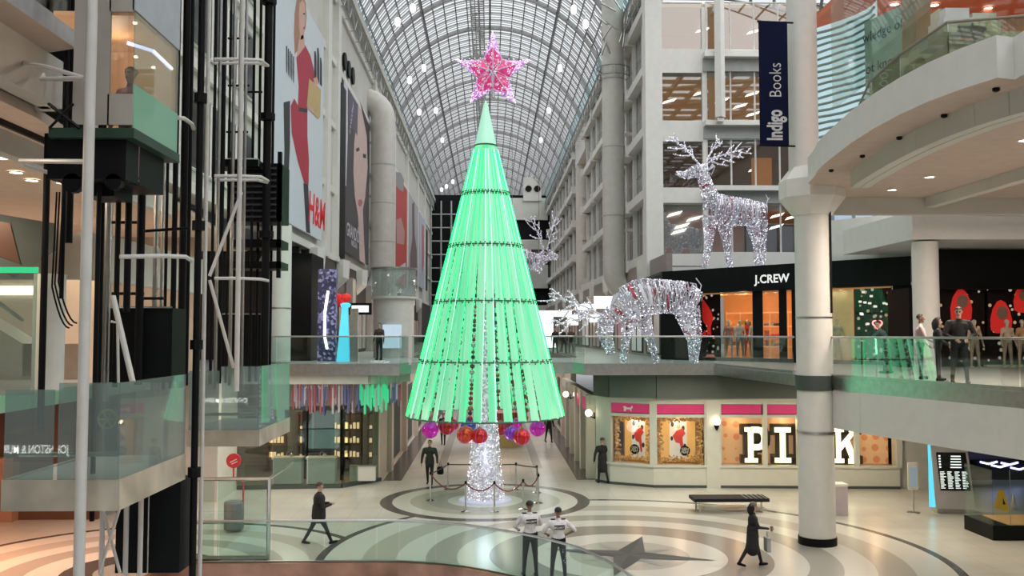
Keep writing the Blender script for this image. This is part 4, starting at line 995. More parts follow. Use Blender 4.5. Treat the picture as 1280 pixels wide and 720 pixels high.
MB().use(M_slat2).lathe([(cone_r(ZT-1.4)+.03, ZT-1.4), (.10, ZT), (.02, ZT+.25)], seg=40).build('cone_cap', tree, True)
HZ = [ZT-1.42, 10.95, 9.05, 7.05, 4.95, ZB]
hoopm = mat('hoop_dark', (.10, .16, .12), .4, .6)
for z in HZ:
    MB().use(hoopm).tube([((cone_r(z)+.035)*math.cos(k*PI/24), (cone_r(z)+.035)*math.sin(k*PI/24), z) for k in range(49)], .030, 5).build('hoop', tree, True)
# zigzag clips on the hoops
b = MB().use(hoopm)
for z in HZ[1:5]:
    r_ = cone_r(z)+.06
    for k in range(0, 100): a = 2*PI*k/100; b.octa((r_*math.cos(a), r_*math.sin(a), z + (.06 if k % 2 else -.06)), .035)
b.build('hoop_clips', tree)
NSL = 34
random.seed(5)
for k in range(NSL):
    a = 2*PI*(k+.5)/NSL - PI/2
    rad = Vector((math.cos(a), math.sin(a), 0)); tan = Vector((-math.sin(a), math.cos(a), 0))
    front = max(0, -math.sin(a))
    w0 = .130 + (.085 if front < .72 else 0)
    b = MB().use(M_slat); NZ = 14; vs = []
    tw = random.uniform(-.05, .05)
    for i in range(NZ+1):
        z = ZT-1.35 + (ZB - ZT + 1.35)*i/NZ; r_ = cone_r(z); w = min(w0, math.pi*r_/NSL*1.08)
        for s_, dr in ((-1, -.03), (1, .03 + tw*i/NZ)):
            v = rad*(r_+dr) + tan*w*s_; vs.append((v.x, v.y, z))
    b.add(vs, [(2*i, 2*i+1, 2*i+3, 2*i+2) for i in range(NZ)])
    p = b.build('light_panel', tree, True)
    b = MB().use(E_green if k % 3 else E_mint); pts = []
    for i in range(NZ+1):
        z = ZT-1.6 + (ZB+.02 - ZT + 1.6)*i/NZ; r_ = cone_r(z); w = min(w0, math.pi*r_/NSL*1.08)
        v = rad*(r_+.045) + tan*(w if k % 2 else w*.82); pts.append((v.x, v.y, z))
    b.tube(pts, .014, 4).build('led_strip', p)
# bead strings inside the panels
bm_ = [mat('bead_red', (.30, .03, .03), .25, .3), mat('bead_brown', (.16, .07, .05), .25, .3), mat('bead_silver', (.5, .5, .52), .2, .8), mat('bead_black', (.03, .03, .035), .25), mat('bead_copper', (.40, .15, .08), .2, .6)]
for k in range(22):
    a = 2*PI*(k+.25)/22 - PI/2; b = MB(); z = ZB + .1; top = 9.0 if k % 2 else 7.6
    rs_ = .86
    while z < top:
        r_ = random.choice([.06, .075, .09, .065]); b.use(random.choice(bm_)); rr = cone_r(z)*rs_ + random.uniform(-.03, .03)
        b.ball((rr*math.cos(a), rr*math.sin(a), z), r_, 6, 4); z += r_*2 + random.choice([0, .02, .12])
    b.use(bm_[3]).tube([(RB*rs_*math.cos(a)*cone_r(ZB)/RB, RB*rs_*math.sin(a)*cone_r(ZB)/RB, ZB), (cone_r(top)*rs_*math.cos(a), cone_r(top)*rs_*math.sin(a), top)], .012, 4); b.build('bead_string', tree, True)
# sparkling trunk
SPK = speckle('trunk_sparkle', [(0, (.06, .06, .08)), (.35, (.22, .22, .28)), (.55, (.55, .55, .65)), (.75, (1, 1, 1))], 22, .5, (.4, .4, .45))
E_spk = emi('sparkle_bulb', (.92, .92, 1), 1.7)
WIRE = mat('silver_wire', (.62, .62, .66), .25, .7); WIRE2 = mat('silver_wire_lit', (.52, .50, .57), .4, 0, (.85, .84, 1), .13)
MB().use(SPK).lathe([(.62, 0), (.60, .15), (.50, .9), (.42, 1.8), (.38, 2.6), (.36, 3.4), (.28, 6), (.18, 9.2), (.05, 11)], seg=24).build('trunk', tree, True)
b = MB().use(WIRE2); random.seed(9)
for k in range(130):
    a = random.uniform(0, 2*PI); z = random.uniform(0, 2.9); pts = []
    for j in range(5):
        rr = (.66 - .10*z) + random.uniform(0, .07); pts.append((rr*math.cos(a), rr*math.sin(a), max(.02, z))); a += random.uniform(-.5, .5); z += random.uniform(-.1, .3)
    b.tube(pts, .010, 3)
b.build('trunk_wire', tree)
b = MB().use(E_spk)
for k in range(900):
    a = random.uniform(0, 2*PI); z = random.uniform(.02, 6.5); rr = max(.25, .66 - .10*z) + random.uniform(0, .07); b.octa((rr*math.cos(a), rr*math.sin(a), z), random.uniform(.012, .024))
o = b.build('trunk_lights', tree); o['kind'] = 'stuff'
MB().use(mat('base_disc', (.5, .5, .6), .3, em=(.6, .6, 1), es=.25)).lathe([(.95, 0), (.93, .05), (.6, .08)], seg=32).build('base_disc', tree, True)
# star on top
sc_ = vy(616, 91, TY)
t = thing('star_topper', 'sparkling pink and lilac five pointed star above the tip of the tree', 'star', sc_)
PKS = speckle('star_pink', [(0, (.45, .01, .08)), (.45, (.70, .03, .16)), (.75, (.55, .05, .35)), (.93, (.9, .6, .8))], 14, .75, (.3, .05, .1))
LIL = speckle('star_lilac', [(0, (.30, .04, .35)), (.3, (.40, .12, .55)), (.6, (.62, .35, .85)), (.85, (.9, .75, 1))], 16, .8, (.3, .15, .3))
for k in range(5):
    a = PI/2 + 2*PI*k/5; u = Vector((math.cos(a), 0, math.sin(a))); w = Vector((-math.sin(a), 0, math.cos(a)))
    tip = 1.50 if k == 0 else 1.42
    def P(x, y, d): return u*x + w*y + Vector((0, d, 0))
    b = MB()
    r0, sh = .10, .345; mid = .56
    for s_ in (-1, 1):
        for d in (-1, 1):
            c0 = P(r0, 0, d*.2); m0 = P(mid*.9, s_*sh*1.02, 0); m1 = P(mid+.35, 0, d*.13); tp_ = P(tip, 0, 0)
            b.use(PKS); b.add([c0, m0, m1], [(0, 1, 2)]); b.use(LIL); b.add([m1, m0, tp_], [(0, 1, 2)])
    p = b.build('star_point', t)
    b = MB().use(WIRE2); b.tube([P(r0, 0, -.2), P(mid*.9, sh, 0), P(tip, 0, 0), P(mid*.9, -sh, 0), P(r0, 0, -.2)], .014, 4); b.tube([P(.03, 0, -.21), P(mid+.35, 0, -.15)], .02, 4); b.build('rim_wire', p)
    b = MB().use(E_spk if k % 2 else emi('pink_bulb', (1, .6, .95), 2))
    random.seed(k)
    for j in range(50): x = random.uniform(.5, tip); y = random.uniform(-1, 1)*max(.02, (tip-x)*.42); b.octa(P(x, y, -.16), .018)
    o = b.build('bulbs', p); o['kind'] = 'stuff'
MB().use(WIRE).tube([(0, 0, -.95), (0, 0, .1)], .045, 8).lathe([(.09, -.93), (.05, -.6), (.03, -.3)], (0, 0, 0), 12).build('mast', t)
# baubles
bcol = {'magenta': (.55, .02, .42), 'dark red': (.33, .02, .015), 'orange red': (.50, .06, .015), 'blue': (.05, .10, .45), 'violet': (.22, .05, .50), 'red': (.48, .02, .015)}
for px, py, r, c, dy, lab in [(537.7, 537.6, 10.2, 'magenta', -.6, 'magenta bauble, leftmost of those under the tree'), (558.7, 533.5, 9.8, 'dark red', -.4, 'dark red bauble, second from the left under the tree'),
      (582, 543.5, 10.8, 'orange red', -2.3, 'orange red bauble hanging left of the sparkling trunk'), (585.5, 532, 9.5, 'blue', -1.2, 'blue bauble hanging behind the orange red one'),
      (599.5, 545, 9.8, 'red', -2.4, 'red bauble hanging in front of the sparkling trunk'), (625.8, 535.5, 8.8, 'dark red', .6, 'dark red bauble just right of the trunk, partly hidden'),
      (639.5, 541.5, 8.4, 'violet', -2.0, 'violet bauble beside the big red one on the right'), (652, 546, 10.4, 'red', -2.3, 'big red bauble right of the violet one'), (672, 535.6, 9.8, 'magenta', -.8, 'magenta bauble, rightmost under the tree'),
      (566, 531, 7, 'red', 1.2, 'small red bauble at the back left under the tree'), (645, 530, 6.5, 'magenta', 1.3, 'small magenta bauble at the back right under the tree')]:
    p = vy(px, py, TY+dy); r = r/1150*p.y
    t = thing('bauble', lab, 'bauble', p, 0, None)
    m = mat('bauble_' + c.replace(' ', '_'), bcol[c], .12, .55, em=bcol[c], es=.18, spec=.8)
    MB().use(m).ball((0, 0, 0), r, 24, 16).build('ball', t, True)
    b = MB().use(mat('bauble_seam', tuple(min(1, v*1.8+.05) for v in bcol[c]), .3, .5)); 
    for k in range(3): b.tube([(r*1.003*math.cos(a_*PI/12)*math.cos(k*PI/3), r*1.003*math.cos(a_*PI/12)*math.sin(k*PI/3), r*1.003*math.sin(a_*PI/12)) for a_ in range(25)], .008, 3)
    b.build('seam', t)
    MB().use(mat('gold_cap', (.6, .42, .15), .3, .9)).lathe([(r*.22, r*.93), (r*.22, r*1.1), (r*.1, r*1.14)], seg=12).build('cap', t, True)
    MB().use(M_black).tube([(0, 0, r*1.1), (0, 0, max(r*1.2, 3.02 - p.z))], .01, 4).build('cord', t)
# rope barrier round the tree
post = None; pp_ = []
for i, (px, py) in enumerate([(538, 626), (560, 612), (582, 640), (618, 640), (645, 612), (671, 616), (654, 637), (673, 629)]):
    p = gz(px, py); pp_.append(p)
pos = {n: p for n, p in zip('ABCDEFGH', pp_)}
post = None
def stanchion(p, label):
    global post
    if post is None:
        post = thing('stanchion', label, 'stanchion', p)
        MB().use(M_chrome).lathe([(.17, 0), (.17, .02), (.05, .05)], seg=20).build('base', post, True)
        MB().use(M_chrome).lathe([(.03, .04), (.03, .95)], seg=10).build('pole', post, True)
        MB().use(M_black).lathe([(.04, .92), (.04, 1.02)], seg=10).build('belt_head', post, True)
        return
    o = copy_tree(post); o.location = p; o['label'] = label
for n_, lb in zip('ABCDEFGH', ['leftmost steel stanchion of the barrier round the trunk', 'steel stanchion at the back left of the trunk', 'front steel stanchion just left of the trunk', 'front steel stanchion just right of the trunk',
        'steel stanchion at the back right of the trunk', 'steel stanchion at the rear right corner of the barrier', 'front right steel stanchion of the barrier', 'rightmost steel stanchion of the barrier']):
    stanchion(pos[n_], lb)
def rope(a, c, sag, m, label, w=.022):
    p, q = pos[a], pos[c]; pts = []
    for k in range(11):
        u = k/10; v = p.lerp(q, u); pts.append((v.x, v.y, .95 - sag*4*u*(1-u)))
    o = MB().use(m).tube([Vector(x) - Vector(pts[0]) for x in pts], w, 6).build('barrier_rope', loc=pts[0]); tag(o, label, 'rope')
RB_ = mat('rope_red', (.18, .015, .02), .7); BB = mat('belt_black', (.04, .035, .04), .7)
rope('A', 'B', .02, BB, 'taut dark belt from the leftmost stanchion to the back left'); rope('B', 'E', .01, BB, 'long taut dark belt behind the trunk'); rope('E', 'F', .02, BB, 'short taut dark belt at the back right')
rope('F', 'H', .02, BB, 'short dark belt down the right side of the barrier'); rope('A', 'C', .35, RB_, 'drooping dark red rope at the front left'); rope('C', 'D', .25, RB_, 'drooping red rope crossing in front of the trunk')
rope('D', 'G', .30, RB_, 'drooping red rope just right of the trunk'); rope('G', 'H', .25, RB_, 'short drooping red rope at the right end')
# ------------------------------------------------------------------ wire reindeer
RIB = mat('ribbon_white', (.68, .67, .74), .4, 0, (.8, .8, .95), .10); TIN = mat('tinsel_red', (.4, .04, .08), .4, .3)
def deer(label, cat, origin, S_, body, antl, tail, ears, seed, dens=1.0, nose=None, extra=None):
    """body = tubes (p0, p1, r0, r1) in local metres"""
    random.seed(seed)
    t = thing('wire_reindeer', label, cat, origin)
    b = MB(); L = MB().use(E_spk)
    def surf(p0, p1, r0, r1, u, a, k=1.0):
        d = (p1-p0); n = d.normalized(); e1 = n.cross(Vector((0, 1, 0))); 
        if e1.length < .05: e1 = n.orthogonal()
        e1.normalize(); e2 = n.cross(e1); r = (r0 + (r1-r0)*u)*k
        return p0 + d*u + (e1*math.cos(a) + e2*math.sin(a)*.85)*r
    for (p0, p1, r0, r1) in body:
        p0, p1 = Vector(p0)*S_, Vector(p1)*S_; r0 *= S_; r1 *= S_
        area = (r0+r1)*(p1-p0).length
        n = int((30 + area*46)*dens)
        for k in range(n):
            u = random.random()*1.1-.05; a = random.uniform(0, 2*PI); du = random.uniform(-.12, .12); da = random.uniform(.25, .75)*random.choice((-1, 1))
            m_ = random.random(); b.use(WIRE2 if m_ < .52 else (WIRE if m_ < .93 else TIN))
            pts = [surf(p0, p1, r0, r1, min(1.05, max(-.05, u+du*j)), a+da*j, 1+random.uniform(-.04, .05)) for j in range(5)]
            b.tube(pts, random.choice((.011, .014, .018)), 3, cap=False)
        for k in range(int(n*1.3)):
            L.octa(surf(p0, p1, r0, r1, random.random(), random.uniform(0, 2*PI), 1.03), random.uniform(.014, .026))
        for k in range(max(2, int(area*4.0))):   # flat ribbons wound round
            u = random.random(); a = random.uniform(0, 2*PI); w = random.uniform(.03, .07)*S_; b.use(RIB if random.random() < .8 else TIN); v = []
            for j in range(6):
                q = surf(p0, p1, r0, r1, u + .02*j, a + .22*j, 1.05); dd = (p1-p0).normalized()*w; v += [q-dd, q+dd]
            b.add(v, [(2*j, 2*j+1, 2*j+3, 2*j+2) for j in range(5)])
        # hoops that keep the silhouette
        b.use(WIRE2)
        for k in range(2):
            u = (k+.5)/2; b.tube([surf(p0, p1, r0, r1, u, j*PI/6) for j in range(13)], .013, 3, cap=False)
        for k in range(6): b.tube([surf(p0, p1, r0, r1, j/4, k*PI/3) for j in range(5)], .014, 3, cap=False)
    b.build('wire_body', t)
    for tree_ in antl:
        ab = MB().use(WIRE2)
        for br in tree_:
            pts = [Vector(p)*S_ for p in br]; ab.tube(pts, [.045*S_*(1-.6*i/(len(pts)-1)) for i in range(len(pts))], 5)
            for a_, c_ in zip(pts, pts[1:]):
                for j in range(max(2, int((c_-a_).length/.07))):
                    L.octa(a_.lerp(c_, random.random()) + Vector((random.uniform(-.05, .05), random.uniform(-.05, .05), random.uniform(-.05, .05))), .02)
        ab.build('antler', t)
    tb = MB().use(WIRE2)
    for br in tail: tb.tube([Vector(p)*S_ for p in br], .022, 4)
    tb.build('tail', t)
    for e in ears:
        eb = MB().use(WIRE2); P_ = [Vector(p)*S_ for p in e]; eb.tube(P_ + [P_[0]], .02, 4); eb.use(RIB); eb.poly(P_[:3]); eb.build('ear', t)
    o = L.build('string_lights', t); o['kind'] = 'stuff'
    return t
def br(root, tip, n, spread, y0, y1, seed):
    """an antler: one beam with side tines"""
    random.seed(seed); r = Vector(root); T = Vector(tip); out = [[r, r.lerp(T, .35) + Vector((0, 0, .12)), r.lerp(T, .7) + Vector((0, 0, .08)), T]]
    d = (T - r); L_ = d.length; d.normalize(); pz = Vector((-d.z, 0, d.x))
    for k in range(n):
        u = .2 + .65*k/max(1, n-1); s_ = 1 if k % 2 else -1; q = r.lerp(T, u)
        e = q + d*L_*random.uniform(.18, .34) + pz*s_*spread*random.uniform(.6, 1.1) + Vector((0, random.uniform(-.2, .2), 0)); out.append([q, q.lerp(e, .5) + pz*s_*.05, e])
        if k % 2 == 0: m_ = q.lerp(e, .6); out.append([m_, m_ + d*L_*.12 - pz*s_*spread*.25])
    return out
# grazing reindeer on the walkway
o_ = Vector((vy(825, 455, 37.3).x, 37.3, F2))
deer('big silver wire reindeer grazing with lowered head behind the balustrade', 'reindeer', o_, 1.0, [
    ((-1.45, 0, 2.50), (-.75, 0, 2.72), .62, .74), ((-.75, 0, 2.72), (.2, 0, 2.75), .74, .66), ((.2, 0, 2.75), (1.05, 0, 2.68), .66, .66), ((1.05, 0, 2.68), (1.55, 0, 2.45), .66, .48),
    ((-1.35, 0, 2.50), (-2.05, 0, 1.85), .55, .36), ((-2.2, 0, 1.9), (-2.25, 0, 1.25), .30, .34), ((-2.25, 0, 1.3), (-2.0, 0, .42), .32, .15),
    ((-1.2, -.35, 2.1), (-1.45, -.38, 1.0), .40, .17), ((-1.45, -.38, 1.0), (-1.58, -.38, .04), .16, .11), ((-.75, .35, 2.1), (-.32, .38, 1.0), .40, .17), ((-.32, .38, 1.0), (-.05, .38, .04), .16, .11),
    ((.95, -.35, 2.2), (1.22, -.38, 1.0), .46, .18), ((1.22, -.38, 1.0), (1.24, -.38, .04), .17, .11), ((1.3, .35, 2.2), (1.62, .38, 1.05), .44, .18), ((1.62, .38, 1.05), (1.52, .38, .04), .16, .11)],
    [br((-2.25, -.15, 1.9), (-4.55, -.6, 2.75), 6, .5, 0, 0, 1) + br((-2.25, -.15, 1.9), (-4.3, -.5, 1.55), 5, .4, 0, 0, 2), br((-2.2, .15, 1.95), (-3.9, .7, 2.2), 4, .5, 0, 0, 3)],
    [[(1.6, 0, 2.75), (1.72, 0, 3.2), (1.5, 0, 3.5)], [(1.6, 0, 2.8), (1.5, 0, 3.25), (1.25, 0, 3.3)], [(1.62, 0, 2.7), (1.45, .1, 3.05), (1.2, .1, 3.1)]],
    [[(-2.1, -.2, 2.0), (-1.95, -.35, 2.75), (-1.7, -.3, 2.9), (-1.85, -.2, 2.2)]], 21)
# standing reindeer on the shop roof
o_ = Vector((vy(915, 334, 44).x, 44.0, 9.06)); k_ = .03826
def D(px, py, y=0): return ((px-915)*k_, y, (338.5-py)*k_)
deer('silver wire reindeer standing with raised head on the roof of the black shop front', 'reindeer', o_, 1.0, [
    (D(893, 262), D(915, 266), .72, .70), (D(915, 266), D(938, 267), .70, .62), (D(938, 267), D(957, 268), .62, .45),
    (D(893, 258), D(885, 238), .52, .33), (D(885, 238), D(880, 222), .33, .30), (D(884, 214), D(872, 214), .30, .33), (D(872, 214), D(858, 220), .30, .19), (D(858, 220), D(845, 217), .18, .08),
    (D(886, 272, -.3), D(884, 305, -.35), .38, .18), (D(884, 305, -.35), D(878, 338, -.35), .18, .13), (D(908, 280, .3), D(911, 308, .35), .34, .17), (D(911, 308, .35), D(915, 338, .35), .17, .12),
    (D(940, 280, -.3), D(944, 308, -.35), .36, .17), (D(944, 308, -.35), D(945, 338, -.35), .17, .12), (D(954, 278, .3), D(957, 306, .35), .36, .17), (D(957, 306, .35), D(956, 338, .35), .17, .12)],
    [br(D(874, 207, -.15), D(834, 175, -.6), 6, .45, 0, 0, 5), br(D(882, 206, .15), D(937, 182, .7), 7, .5, 0, 0, 6) + br(D(884, 205, .1), D(903, 171, .3), 4, .3, 0, 0, 8)],
    [[D(959, 258), D(962, 250), D(959, 244)], [D(960, 260), D(961, 252), D(964, 248)]],
    [[D(884, 216, -.2), D(890, 206, -.3), D(893, 210, -.3), D(889, 220, -.2)]], 22)
# third reindeer, flying far behind the tree
o_ = Vector((vy(655, 330, 62).x, 62.0, vy(655, 330, 62).z)); k_ = .0539
def D3(px, py, y=0): return ((px-655)*k_, y, (330-py)*k_)
t3 = deer('distant silver wire reindeer hanging far behind the right side of the tree', 'reindeer', o_, 1.0, [
    (D3(640, 325), D3(662, 326), .8, .75), (D3(662, 326), D3(676, 325), .6, .42), (D3(674, 327), D3(684, 318), .38, .4), (D3(684, 318), D3(697, 322), .38, .16),
    (D3(668, 332, -.3), D3(676, 340, -.3), .3, .15), (D3(640, 335, .3), D3(634, 352, .3), .3, .14), (D3(646, 335, -.3), D3(640, 354, -.3), .3, .14)],
    [br(D3(680, 312, -.2), D3(662, 272, -.6), 6, .5, 0, 0, 15), br(D3(684, 312, .2), D3(696, 270, .6), 6, .5, 0, 0, 16)],
    [[D3(628, 320), D3(625, 314)]], [[D3(680, 314, -.2), D3(674, 306, -.3), D3(677, 312, -.2)]], 23, .8)
MB().use(M_steel).tube([(-.8, 0, .7), (-.8, 0, 17)], .015, 4).tube([(1.0, 0, .4), (1.0, 0, 17)], .015, 4).build('hanging_cable', t3)
# ------------------------------------------------------------------ people
cloth = {}
def cmat(name, c, rough=.8): return mat('cloth_' + name, c, rough, var=.12, scale=8)
SKIN1 = mat('skin_light', (.52, .33, .25), .5); SKIN2 = mat('skin_brown', (.22, .12, .08), .5); SKIN0 = mat('mannequin_shell', (.62, .55, .46), .4)
HAIRB = mat('hair_black', (.012, .010, .009), .6); HAIRN = mat('hair_brown', (.06, .035, .02), .6)
def V(*a): return Vector(a)
def limb(dirs, L):  # forward angle, outward angle in degrees, measured from straight down
    f, o = map(math.radians, dirs); return Vector((math.sin(o), math.sin(f)*math.cos(o), -math.cos(f)*math.cos(o)))*L
def person(name, label, loc, face, H=1.75, legs=((0, 4, 0), (0, 4, 0)), arms=(((5, 12), (15, 5)), ((5, 12), (15, 5))), lean=0, head=(0, 0),
           top=None, bottom=None, skin=SKIN1, shoe=None, hair=HAIRB, coat=0, sleeve=True, bulk=1.0, voxel=.014, fingers=False, hairlong=0, female=False, cat='person', belt=None, group=None, hat=None, drop=None):
    """local frame faces +Y; legs=(thigh forward, outward, knee bend); arms=((upper f,o),(fore f,o)) left (-X) then right (+X)"""
    top = top or cmat('black', (.02, .02, .022)); bottom = bottom or top; shoe = shoe or M_black
    s = H/1.75; P = []   # capsules (a, b, ra, rb, mat)
    def cap(a, c, ra, rb, m): P.append((Vector(a), Vector(c), ra, rb, m))
    pel = V(0, 0, .94); ln = math.radians(lean); up = V(0, math.sin(ln), math.cos(ln)); fw = V(0, math.cos(ln), -math.sin(ln))
    ch = pel + up*.36; nk = pel + up*.54; hd = nk + V(0, math.sin(ln*.6), math.cos(ln*.6))*.150
    shw = (.165 if female else .19)*bulk; feet = []
    for i, sx in enumerate((-1, 1)):
        th, ou, kb = legs[i]; hip = pel + V(sx*.085, 0, -.03)
        kn = hip + limb((th, ou*sx), .43); an = kn + limb((th-kb, ou*sx*.6), .41)
        cap(hip, kn, .092*bulk, .062, bottom); cap(kn, an, .060, .042, bottom); feet.append(an)
        ft = V(0, math.cos(math.radians(max(-40, (th-kb)*.6))), math.sin(math.radians(max(-40, (th-kb)*.6))))
        cap(an + V(0, -.03, -.035), an + ft*.15 + V(0, 0, -.045), .042, .034, shoe); cap(an + V(0, -.04, -.05), an + ft*.1 + V(0, 0, -.05), .036, .036, shoe)
    cap(pel + V(-.06, 0, 0), pel + V(.06, 0, 0), .115*bulk, .115*bulk, bottom)
    cap(pel + up*.10, ch, .118*bulk, .135*bulk, top); cap(ch + V(-shw*.5, 0, .02), ch + V(shw*.5, 0, .02), .115*bulk, .115*bulk, top)
    cap(pel + up*.1 + V(-.05, 0, 0), pel + up*.1 + V(.05, 0, 0), .115*bulk, .115*bulk, top)
    if belt: cap(pel + up*.035 + V(-.065, 0, 0), pel + up*.035 + V(.065, 0, 0), .12*bulk, .12*bulk, belt)
    cap(nk + V(-shw*.78, 0, -.075), nk + V(shw*.78, 0, -.075), .06*bulk, .06*bulk, top); cap(nk + V(0, 0, -.06), nk, .07*bulk, .055, top)
    cap(nk - up*.02, hd - V(0, 0, .05), .052, .048, skin)
    yw = math.radians(head[0]); pt = math.radians(head[1])
    R = Matrix.Rotation(-yw, 3, 'Z') @ Matrix.Rotation(pt, 3, 'X')
    def h(x, y, z): return hd + R @ V(x, y, z)
    cap(h(0, -.015, .045), h(0, .005, .045), .082, .080, skin); cap(h(0, .02, 0), h(0, .035, -.055), .068, .048, skin); cap(h(0, .06, -.07), h(0, .055, -.06), .032, .032, skin)
    cap(h(0, .08, .03), h(0, .108, -.01), .012, .016, skin); cap(h(-.02, .082, -.045), h(.02, .082, -.045), .012, .012, mat('lip', (.35, .14, .12), .5) if cat == 'person' else skin)
    for sx in (-1, 1):
        cap(h(sx*.078, -.005, .03), h(sx*.08, -.01, -.005), .014, .010, skin)
        if cat == 'person': cap(h(sx*.03, .074, .028), h(sx*.032, .074, .028), .012, .012, M_black); cap(h(sx*.016, .082, .047), h(sx*.045, .076, .047), .006, .006, hair or skin)
    hands = []
    for i, sx in enumerate((-1, 1)):
        (ua, fa) = arms[i]; sh = nk + V(sx*shw, 0, -.09)
        el = sh + limb((ua[0], ua[1]*sx), .29); wr = el + limb((fa[0], fa[1]*sx), .25); fm = top if sleeve else skin
        ar = 1.0 if bulk < 1.1 else 1.2
        cap(sh, el, .060*ar, .047*ar, top); cap(el, wr, .044*ar if sleeve else .038, .034*ar if sleeve else .026, fm)
        if not sleeve: cap(sh, sh.lerp(el, .75), .064, .058, top)
        d = (wr-el).normalized(); pm = wr + d*.05; cap(wr, pm + d*.03, .026, .034, skin); side = d.cross(V(0, 1, 0)); side = (side if side.length > .1 else d.cross(V(1, 0, 0))).normalized(); nrm = side.cross(d).normalized()
        if fingers:
            for k in range(4):
                off = side*(k-1.5)*.019; L_ = [.062, .075, .070, .055][k]; a0 = pm + d*.035 + off; a1 = a0 + d*L_*.55 + nrm*.008; a2 = a1 + (d*.75 + nrm*.6*(1 if sx < 0 else -1)).normalized()*L_*.5
                cap(a0 - d*.02, a1, .0095, .009, skin); cap(a1, a2, .009, .0075, skin)
            cap(pm - side*.02, pm + d*.035 - side*.055, .012, .009, skin)
        else:
            cap(pm, pm + d*.07 + nrm*.02, .030, .018, skin); cap(pm, pm - side*.04 + d*.03, .014, .010, skin)
        hands.append(wr + d*.09)
    if coat > 0:
        cap(pel + up*.12, pel + V(0, 0, -coat), .15*bulk, (.155+coat*.05)*bulk, top); cap(pel + V(-.05, 0, -coat*.9), pel + V(.05, 0, -coat*.9), (.135+coat*.03), (.135+coat*.03), top)
    zmin = min(f.z for f in feet) - .085
    me0 = []
    # union through a fine voxel remesh -> one continuous skin
    b = MB()
    for (a, c, ra, rb, m_) in P:
        d = c - a
        if d.length > 1e-4: b.tube([a, c], [ra, rb], 10)
        b.ball(a, ra, 10, 8); b.ball(c, rb, 10, 8)
    o = b.build('tmp', m=top)
    md = o.modifiers.new('r', 'REMESH'); md.mode = 'VOXEL'; md.voxel_size = voxel; md.adaptivity = 0
    ms = o.modifiers.new('s', 'SMOOTH'); ms.factor = .5; ms.iterations = 2 if fingers else 3
    bpy.context.view_layer.update()
    me = bpy.data.meshes.new_from_object(o.evaluated_get(bpy.context.evaluated_depsgraph_get()))
    bpy.data.objects.remove(o)
    ml = []
    for p in P:
        if p[4] not in ml: ml.append(p[4])
    n = len(me.polygons); cen = np.empty(n*3); me.polygons.foreach_get('center', cen); cen = cen.reshape(-1, 3)
    best = np.full(n, 1e9); idx = np.zeros(n, int)
    for (a, c, ra, rb, m_) in P:
        A_ = np.array(a); D_ = np.array(c) - A_; dd = max(1e-9, D_ @ D_); u = np.clip(((cen-A_) @ D_)/dd, 0, 1)
        dist = np.linalg.norm(cen - (A_ + u[:, None]*D_), axis=1) - (ra + (rb-ra)*u); k = dist < best
        best[k] = dist[k]; idx[k] = ml.index(m_)
    me.materials.clear()
    for m_ in ml: me.materials.append(m_)
    me.polygons.foreach_set('material_index', idx.tolist()); me.polygons.foreach_set('use_smooth', [True]*n)
    root = thing(name, label, cat, (loc[0], loc[1], loc[2] - zmin*s if drop is None else loc[2]-drop), math.radians(face), group)
    bo = bpy.data.objects.new('body', me); C.objects.link(bo); bo.parent = root; bo.scale = (s, s, s)
    if hair and hat is None or hairlong:
        hb = MB().use(hair)
        vs = []; nr, ns = 7, 16
        for i in range(nr+1):
            tt = i/nr
            for k in range(ns):
                a = 2*PI*k/ns; back = max(0, -math.sin(a)); low = 1.05 + .95*back + (.35 if abs(math.cos(a)) > .8 else 0)
                th_ = tt*min(low, 2.15); rr = .092
                vs.append(h(rr*math.sin(th_)*math.cos(a), -.008 + rr*1.08*math.sin(th_)*math.sin(a), .048 + rr*math.cos(th_)))
        hb.add(vs, [(i*ns+k, (i+1)*ns+k, (i+1)*ns+(k+1) % ns, i*ns+(k+1) % ns) for i in range(nr) for k in range(ns)])
        if hairlong:
            hb.tube([h(0, -.05, .06), h(0, -.085, -.04), h(0, -.08, -.04-hairlong*.6), h(0, -.07, -.05-hairlong)], [.07, .085, .075, .03], 10)
            for sx in (-1, 1): hb.tube([h(sx*.06, -.02, .08), h(sx*.085, 0, -.02), h(sx*.075, -.02, -.04-hairlong*.8)], [.03, .035, .02], 8)
        ho = hb.build('hair', root, True); ho.scale = (s, s, s)
    if hat is not None:
        hb = MB().use(hat); vs = []
        hb.tube([h(0, -.01, .05), h(0, -.01, .12), h(0, -.012, .155)], [.098, .09, .05], 14); ho = hb.build('hat', root, True); ho.scale = (s, s, s)
    root['_h'] = 0; del root['_h']
    return root, [Vector(hh)*s for hh in hands], s
GRD = cmat('guard_white', (.70, .68, .70)); GBK = cmat('guard_trousers', (.018, .015, .017))
def place(px, py, z): p = gz(px, py, z); return (p.x, p.y, z)
